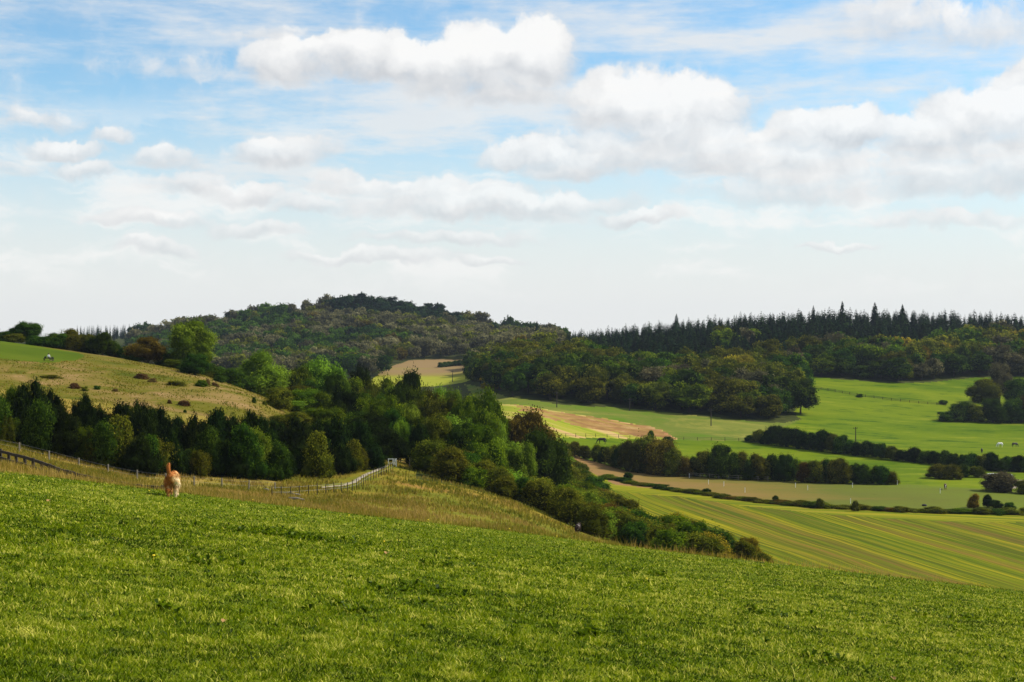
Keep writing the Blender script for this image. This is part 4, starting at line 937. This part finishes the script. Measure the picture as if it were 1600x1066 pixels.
# cow half hidden on the bank edge
x, y = XY(903, 160); root = empty('cow', (x,y,h1(x,y)-.1), 1.35, 'dark brown and white cow standing by the scrub just past the turf edge', 'cow')
n = {'pel':(-.55,0,1.0,.24,.28),'mid':(-.05,0,.98,.30,.32),'che':(.45,0,.98,.26,.30),'n1':(.75,0,1.05,.17,.2),'poll':(1.0,0,1.12,.12,.13),'muz':(1.28,0,.92,.09,.09)}
e = chain('pel','mid','che','n1','poll','muz')
for s, t in ((1,'L'),(-1,'R')):
    n.update({'hip'+t:(-.62,.16*s,.8,.13,.16),'stf'+t:(-.5,.17*s,.6,.09,.1),'hck'+t:(-.72,.16*s,.4,.05,.06),'hhf'+t:(-.64,.16*s,.03,.06,.06),'sho'+t:(.48,.16*s,.75,.11,.13),'kne'+t:(.46,.16*s,.38,.055,.055),'fhf'+t:(.48,.16*s,.03,.06,.06)})
    e += chain('pel','hip'+t,'stf'+t,'hck'+t,'hhf'+t)+chain('che','sho'+t,'kne'+t,'fhf'+t)
m, nt = newmat('cow_hide'); tc = N(nt,'ShaderNodeTexCoord').outputs['Object']; f = noise(nt, 1.6, 2, .4, tc); bsdf(nt, ramp(nt, f, [(.60,(.03,.018,.014)),(.63,(.6,.56,.52))]), .7)
skin('body', n, e, m, root, 1)
MB().tube([(-.82,0,1.12),(-.9,0,.9),(-.9,0,.45)], [.04,.025,.05], 6).build('tail', m, root, True)
for s in (-1,1):
    MB().tube([(.98,.10*s,1.18),(.93,.27*s,1.16)], [.05,.02], 6).build('ear', m, root, True); MB().tube([(1.03,.06*s,1.22),(1.06,.16*s,1.32)], [.025,.008], 6).build('horn', MATS['timber_pale'], root, True)

# dog, seen from behind, walking away
x, y = XY(269, 34.2); root = empty('dog', (x,y,h1(x,y)-.01), .10, 'fluffy golden and cream dog walking away with its tail straight up', 'dog'); root.scale = (1.0,1.0,1.0)
n = {'pel':(0,.02,.49,.135,.125),'rump':(0,-.09,.475,.12,.115),'tb':(-.012,-.165,.535,.072,.07),'mid':(0,.27,.48,.115,.12),'che':(-.02,.52,.46,.12,.14),'nk':(-.03,.68,.45,.085,.09),'hd':(-.04,.80,.38,.085,.085),'mz':(-.05,.92,.29,.042,.042),
     't0':(-.04,-.175,.60,.046,.046),'t1':(-.06,-.17,.67,.046,.046),'t2':(-.07,-.15,.75,.048,.048),'t3':(-.055,-.12,.82,.030,.030)}
e = chain('rump','pel','mid','che','nk','hd','mz')+chain('rump','tb','t0','t1','t2','t3')
for s, t in ((1,'R'),(-1,'L')):
    st = .05*s
    n.update({'hip'+t:(.09*s,-.04,.40,.10,.10),'kn'+t:(.10*s,.02+st,.29,.075,.085),'hk'+t:(.085*s,-.09+st,.18,.042,.046),'mt'+t:(.08*s,-.07+st,.07,.024,.024),'pw'+t:(.08*s,-.02+st,.025,.032,.026)})
    n.update({'sh'+t:(.08*s-.02,.50,.38,.07,.07),'el'+t:(.085*s-.02,.48-st,.24,.042,.042),'wr'+t:(.075*s-.02,.50-st,.11,.028,.028),'fp'+t:(.075*s-.02,.53-st,.025,.034,.027)})
    e += chain('pel','hip'+t,'kn'+t,'hk'+t,'mt'+t,'pw'+t)+chain('che','sh'+t,'el'+t,'wr'+t,'fp'+t)
def furmat(name):
    m, nt = newmat(name); tc = N(nt,'ShaderNodeTexCoord').outputs['Object']; sp = N(nt,'ShaderNodeSeparateXYZ'); nt.links.new(tc, sp.inputs[0]); f = noise(nt, 7, 4, .6, tc)
    k = math_(nt,'ADD', math_(nt,'MULTIPLY', sp.outputs[0], 2.6), math_(nt,'MULTIPLY', math_(nt,'SUBTRACT', .42, sp.outputs[2]), .7)); k = math_(nt,'ADD', k, math_(nt,'MULTIPLY', math_(nt,'SUBTRACT', f, .5), 1.6))  # cream lower coat; sunlight on the right side painted in as paler fur
    c = ramp(nt, k, [(-.35,(.38,.13,.03)),(-.05,(.52,.24,.07)),(.28,(.64,.40,.17)),(.55,(.82,.68,.42))]); bsdf(nt, c, .85, f, .4, .02, .1); return m
fur = furmat('dog_fur'); body = skin('body', n, e, fur, root, 1, .012)
V = []; Fc = []                                                       # shaggy coat
rs = np.random.RandomState(5)
segs = [(a, b, c) for a, b in e for c in [1]]
for a, b in e:
    A = np.array(n[a][:3]); B = np.array(n[b][:3]); ra = n[a][3]; rb = n[b][3]; ax = B-A; L_ = np.linalg.norm(ax); ax = ax/L_
    cnt = int(5200*L_*(ra+rb)*2.2)
    for i in range(cnt):
        t = rs.uniform(); r = ra*(1-t)+rb*t; p = A+ax*L_*t; d = rs.normal(0,1,3); d -= ax*d.dot(ax); d /= np.linalg.norm(d); q = p+d*r*.96
        tail = a[0] == 't' and a != 'tb'
        l = rs.uniform(.04,.085) if not tail else rs.uniform(.02,.035); l = l*(.6 if r < .045 and not tail else 1)
        dr = d*.55+(np.array([0,-.35,-.8]) if not tail else np.array([0,-.3,.8]))+rs.normal(0,.25,3); dr /= np.linalg.norm(dr); sd = np.cross(dr, d); sd /= np.linalg.norm(sd)+1e-9
        k = len(V); V += [q-sd*.006, q+sd*.006, q+dr*l]; Fc.append((k,k+1,k+2))
# feathering on the thighs
me = np_mesh('coat', np.array(V), [np.array(Fc)], [fur]); link('coat', me, root)
for s in (-1,1): MB().ell((-.04+.085*s,.79,.37),(.022,.045,.075),8,6).build('ear', fur, root, True)

# seated person on the hilltop
x, y = gp(76, 564, 215, 300); z = h1(x,y); bench = empty('bench', (x,y,z), .1, 'low dark bench under the seated person on the hilltop', 'bench')
MB().box((0,0,.42),(1.9,.42,.08)).build('seat', MATS['timber'], bench, bevel=.01)
for k in (-.75,.75): MB().box((k,0,.19),(.14,.36,.40)).build('leg', MATS['timber'], bench)
person = empty('person', (x,y,z), 2.7, 'person in a white top and dark trousers sitting on the hilltop', 'person')
n = {'pel':(0,0,.56,.14,.12),'wai':(0,.0,.74,.12,.10),'che':(0,.02,.92,.16,.11),'nck':(0,-.01,1.07,.055,.055),'hd0':(0,-.03,1.15,.08,.09),'hd1':(0,-.03,1.26,.085,.095)}
e = chain('pel','wai','che','nck','hd0','hd1')
for s, t in ((1,'R'),(-1,'L')):
    n.update({'hip'+t:(.10*s,-.05,.53,.09),'kn'+t:(.14*s,-.45,.50,.062),'an'+t:(.14*s,-.50,.09,.042),'to'+t:(.15*s,-.66,.04,.038),'sh'+t:(.19*s,.02,.98,.06),'el'+t:(.25*s,-.05,.72,.042),'wr'+t:(.16*s,-.26,.60,.030),'hn'+t:(.14*s,-.34,.58,.032)})
    e += chain('pel','hip'+t,'kn'+t,'an'+t,'to'+t)+chain('che','sh'+t,'el'+t,'wr'+t,'hn'+t)
skin('body', n, e, MATS['skin'], person, 0, .016)
def shell(nm, keys, mat, gr): 
    nn = {k: tuple(n[k][:3])+tuple(r+gr for r in n[k][3:]) for k in keys}; ee = [(a,b) for a,b in e if a in nn and b in nn]; return skin(nm, nn, ee, MATS[mat], person, 0, .018)
shell('shirt', ['wai','che','shR','shL','elR','elL'], 'cloth_white', .022)
shell('trousers', ['pel','hipR','hipL','knR','knL','anR','anL'], 'cloth_dark', .02)
MB().ell((0,0,1.27),(.105,.115,.11),12,8).build('hair', MATS['hair_dark'], person, True)
for k, (dx, lb) in enumerate([(-.55,'dark rounded bag standing left of the seated person'),(.72,'flat dark bag lying right of the seated person')]):
    b = empty('bag', (x+dx,y-.1,z+.46 if 0 else z+h1(x+dx,y-.1)-z+.0), .3, lb, 'bag'); b.location.z = z+.46
    MB().ell((0,0,.16 if k == 0 else .1),(.2,.14,.18 if k == 0 else .11),12,8,.05).build('pouch', MATS['cloth_dark'], b, True)
    MB().tube([(-.1,0,.3 if k == 0 else .18),(0,0,.42 if k == 0 else .26),(.1,0,.3 if k == 0 else .18)], .015, 6).build('handle', MATS['cloth_dark'], b, True)

# ------------------------------------------------------------------ light, sky with clouds, camera
SUN_AZ = math.radians(76); SUN_EL = math.radians(42)        # azimuth from +Y towards +X
d = Vector((math.sin(SUN_AZ)*math.cos(SUN_EL), math.cos(SUN_AZ)*math.cos(SUN_EL), math.sin(SUN_EL)))
sl = bpy.data.lights.new('sun','SUN'); sl.energy = 5.0; sl.angle = math.radians(.5); sl.color = (1,.95,.86)
so = bpy.data.objects.new('sun', sl); COL.objects.link(so); so.rotation_euler = d.to_track_quat('Z','Y').to_euler()
W = bpy.data.worlds.new('World'); SC.world = W; W.use_nodes = True; nt = W.node_tree; nt.nodes.clear()
tc = N(nt, 'ShaderNodeTexCoord').outputs['Generated']
sky = N(nt, 'ShaderNodeTexSky', sky_type='NISHITA', sun_disc=False, sun_elevation=SUN_EL, sun_rotation=SUN_AZ, altitude=100, air_density=1.0, dust_density=.6, ozone_density=2.5)
sp = N(nt, 'ShaderNodeSeparateXYZ'); nt.links.new(tc, sp.inputs[0])
az = math_(nt, 'ARCTAN2', sp.outputs[0], sp.outputs[1]); el = math_(nt, 'ARCSINE', sp.outputs[2])
cb = N(nt, 'ShaderNodeCombineXYZ'); nt.links.new(az, cb.inputs[0]); nt.links.new(el, cb.inputs[1]); P0 = cb.outputs[0]
def vm(op, a, b=None, s=None):
    n = N(nt, 'ShaderNodeVectorMath', operation=op)
    for k, q in ((0,a),(1,b)):
        if q is None: continue
        if hasattr(q,'links'): nt.links.new(q, n.inputs[k])
        else: n.inputs[k].default_value = q
    if s is not None:
        if hasattr(s,'links'): nt.links.new(s, n.inputs['Scale'])
        else: n.inputs['Scale'].default_value = s
    return n.outputs['Value'] if op == 'DOT_PRODUCT' else n.outputs[0]
def ntex(vec, scale, det, rough, off=(0,0,0), st=(1,1,1)):
    mp = N(nt, 'ShaderNodeMapping'); nt.links.new(vec, mp.inputs[0]); mp.inputs['Location'].default_value = off; mp.inputs['Scale'].default_value = st
    n = N(nt, 'ShaderNodeTexNoise'); n.inputs['Scale'].default_value = scale; n.inputs['Detail'].default_value = det; n.inputs['Roughness'].default_value = rough; nt.links.new(mp.outputs[0], n.inputs['Vector']); return n
w1 = ntex(P0, 26, 5, .6).outputs['Color']; warp = vm('SCALE', vm('SUBTRACT', w1, (.5,.5,.5)), s=.03); P = vm('ADD', P0, warp)
gr = bpy.data.node_groups.new('CloudClump','ShaderNodeTree')
for nm, ty, io in (('P','NodeSocketVector','INPUT'),('C','NodeSocketVector','INPUT'),('IR','NodeSocketVector','INPUT'),('A','NodeSocketFloat','INPUT'),('F','NodeSocketFloat','INPUT'),('S','NodeSocketFloat','INPUT'),('F','NodeSocketFloat','OUTPUT'),('S','NodeSocketFloat','OUTPUT')):
    gr.interface.new_socket(nm, in_out=io, socket_type=ty)
gi = gr.nodes.new('NodeGroupInput'); go = gr.nodes.new('NodeGroupOutput')
def gv(op, a, b):
    n = gr.nodes.new('ShaderNodeVectorMath'); n.operation = op; gr.links.new(a, n.inputs[0]); gr.links.new(b, n.inputs[1]); return n
q = gv('MULTIPLY', gv('SUBTRACT', gi.outputs[0], gi.outputs[1]).outputs[0], gi.outputs[2]).outputs[0]
s_ = gr.nodes.new('ShaderNodeSeparateXYZ'); gr.links.new(q, s_.inputs[0])
def gm(op, a, b=None, c=None):
    n = gr.nodes.new('ShaderNodeMath'); n.operation = op
    for k, x in enumerate((a,b,c)):
        if x is None: continue
        if hasattr(x,'links'): gr.links.new(x, n.inputs[k])
        else: n.inputs[k].default_value = x
    return n.outputs[0]
yl = s_.outputs[1]; yf = gm('MULTIPLY', yl, gm('MULTIPLY_ADD', gm('LESS_THAN', yl, 0), .7, 1.0))         # flatter undersides
r2 = gm('ADD', gm('MULTIPLY', s_.outputs[0], s_.outputs[0]), gm('MULTIPLY', yf, yf)); g = gm('MULTIPLY', gm('MAXIMUM', gm('SUBTRACT', 1, r2), -1.0), gi.outputs[3])
better = gm('GREATER_THAN', g, gi.outputs[4]); gr.links.new(gm('MAXIMUM', g, gi.outputs[4]), go.inputs[0])
gpos = gm('MAXIMUM', g, 0); gr.links.new(gm('ADD', gi.outputs[5], gm('MULTIPLY', gpos, yl)), go.inputs[1])
clouds = [  # px centre, radii, strength
 (450,105,70,38,1),(530,95,70,40,1),(600,100,80,42,1),(690,115,80,52,1),(745,105,80,62,1.1),(820,105,70,66,1.1),(860,95,40,52,1),(800,150,100,30,.8),
 (960,175,70,62,1),(1040,185,90,70,1.1),(1100,190,70,60,1),(1010,240,160,45,.9),(1150,250,120,45,.8),
 (1235,215,50,34,.9),(1300,215,60,42,1),(1345,210,32,36,1),(1260,270,110,40,.9),(1420,225,50,40,1),(1500,215,80,62,1.05),(1570,190,60,55,1),(1600,130,40,30,.9),(1500,280,160,40,.9),(1640,240,90,80,1),
 (1420,35,110,42,.5),(1540,40,90,40,.5),(440,238,80,30,1),(100,236,56,18,.95),(135,268,40,14,.8),(175,215,30,18,.8),(255,250,50,22,.8),(820,245,70,26,1),(885,262,70,26,.95),
 (390,305,55,22,1),(480,320,50,18,.85),(700,315,160,36,.95),(800,330,140,26,.85),(240,392,50,16,.9),(200,345,70,14,.75),(600,405,110,14,.85),(400,360,60,16,.8),(760,412,60,11,.8),(1000,342,70,14,.95),(1310,386,60,8,.8),(700,375,130,14,.7),(560,290,90,16,.75),(300,290,70,20,.75),(900,320,90,20,.8),(270,350,60,16,.7),(1480,345,120,14,.6),(500,400,60,10,.7),(60,190,60,18,.5),(10,265,40,16,.5),(440,55,120,16,.35),(1230,300,140,26,.7),(300,110,120,20,.25)]
Fs, Ss = None, None
for (cu, cv, ru, rv, st) in clouds:
    n = N(nt, 'ShaderNodeGroup'); n.node_tree = gr; nt.links.new(P, n.inputs[0]); a_ = math.atan((cu-U0)/F); e_ = math.atan((V0-cv)/F)*math.cos(a_)
    n.inputs[1].default_value = (a_, e_, 0); n.inputs[2].default_value = (F/ru/1.3, F/rv/1.3, 0); n.inputs[3].default_value = st
    if Fs is None: n.inputs[4].default_value = -1; n.inputs[5].default_value = 0
    else: nt.links.new(Fs, n.inputs[4]); nt.links.new(Ss, n.inputs[5])
    Fs, Ss = n.outputs[0], n.outputs[1]
fb = ntex(P, 40, 8, .55).outputs['Fac']; big = ntex(P0, 5.5, 5, .55, (3,1,0), (1,2.6,1)).outputs['Fac']
# clouds over the rest of the sky, out of the photograph
rest = math_(nt, 'MULTIPLY', sstep(nt, math_(nt,'MAXIMUM', math_(nt,'ABSOLUTE', az), math_(nt,'MULTIPLY', el, 1.6)), .38, .46), math_(nt, 'MULTIPLY_ADD', big, 4, -2.0))
field = math_(nt, 'MAXIMUM', Fs, math_(nt,'SUBTRACT', rest, .15))
dens = math_(nt, 'MULTIPLY_ADD', math_(nt,'SUBTRACT', fb, .5), 1.5, field)
mtop = sstep(nt, dens, .04, .42); mbot = sstep(nt, dens, -.35, .95); topn = sstep(nt, Ss, -.15, .35)
mk = N(nt, 'ShaderNodeMix'); nt.links.new(topn, mk.inputs[0]); nt.links.new(mbot, mk.inputs[2]); nt.links.new(mtop, mk.inputs[3]); mask = mk.outputs[0]
fb2 = ntex(vm('ADD', P, (.007,.006,0)), 40, 8, .55).outputs['Fac']; relief = math_(nt, 'SUBTRACT', fb, fb2)
shade = math_(nt, 'ADD', math_(nt, 'MULTIPLY', Ss, 1.0), math_(nt, 'MULTIPLY', relief, .9)); shade = math_(nt, 'ADD', shade, .54, clamp=True)
ccol = mixc(nt, shade, (.43,.45,.48), (.77,.765,.755))
# thin high veil
v1 = ntex(P0, 9, 6, .6, (1,4,0), (.6,2.6,1)).outputs['Fac']; v2 = ntex(P0, 24, 6, .65, (7,2,0), (.35,2.2,1)).outputs['Fac']
veil = math_(nt, 'ADD', sstep(nt, v1, .40, .66), math_(nt,'MULTIPLY', sstep(nt, v2, .45, .7), .35), clamp=True)
veil = math_(nt, 'MULTIPLY', veil, .82)
hz = sstep(nt, el, .19, .01)
veil = math_(nt, 'MAXIMUM', veil, math_(nt,'MULTIPLY', hz, .93))
low = ntex(P, 11, 7, .6, (5,3,0), (.8,2.6,1)).outputs['Fac']; band = math_(nt,'MULTIPLY', sstep(nt, el, .015, .05), sstep(nt, el, .17, .10)); low = math_(nt,'MULTIPLY', sstep(nt, low, .47, .64), math_(nt,'MULTIPLY', band, .75))
# the sky texture gives colour and falloff; white haze near the horizon
skyc = vm('MULTIPLY', sky.outputs[0], (.86,1.10,1.14)); skys = vm('SCALE', skyc, s=.112)
col = mixc(nt, veil, skys, (.665,.668,.665)); col = mixc(nt, low, col, (.755,.75,.735)); col = mixc(nt, math_(nt,'MULTIPLY', mask, math_(nt,'MULTIPLY_ADD', hz, -.35, .96)), col, ccol)
up = sstep(nt, sp.outputs[2], -.02, .0); col = mixc(nt, up, (.05,.06,.03), col)
bg = N(nt, 'ShaderNodeBackground'); nt.links.new(col, bg.inputs[0]); bg.inputs[1].default_value = 1.0
o = N(nt, 'ShaderNodeOutputWorld'); nt.links.new(bg.outputs[0], o.inputs[0])
W.cycles.sampling_method = 'MANUAL'; W.cycles.sample_map_resolution = 512

# haze: even air round the whole scene
HZ = True
if HZ:
    mb = MB().box((0,0,0),(5600,5600,1)); zlo = -60; zhi = 48
    mb.v = [(a, b, zlo if c < 0 else zhi) for a, b, c in mb.v]
    m, nt = newmat('air'); pv = N(nt, 'ShaderNodeVolumePrincipled'); pv.inputs['Density'].default_value = .000045; pv.inputs['Color'].default_value = (.62,.72,.88,1); pv.inputs['Anisotropy'].default_value = .2
    o = N(nt, 'ShaderNodeOutputMaterial'); nt.links.new(pv.outputs[0], o.inputs[1])
    tag(mb.build('haze', m), 'thin pale blue air softening the far hills', 'haze', kind='stuff')

cam = bpy.data.cameras.new('camera'); co = bpy.data.objects.new('camera', cam); COL.objects.link(co); SC.camera = co
co.location = (0,0,0); co.rotation_euler = (math.radians(90),0,0); cam.sensor_width = 36; cam.lens = F/1600*36
cam.shift_y = -(533-V0)/1600; cam.clip_end = 20000; cam.clip_start = .1
SC.render.engine = 'CYCLES'; SC.cycles.max_bounces = 6; SC.cycles.transparent_max_bounces = 4; SC.cycles.volume_bounces = 0
SC.view_settings.view_transform = 'Standard'; SC.view_settings.look = 'None'; SC.view_settings.exposure = .35; SC.view_settings.gamma = 1
print('trees', cntk, {k: len(v) for k, v in stuff.items()}, 'scrub', nscr, 'hill', len(hill), 'objects', len(bpy.data.objects))
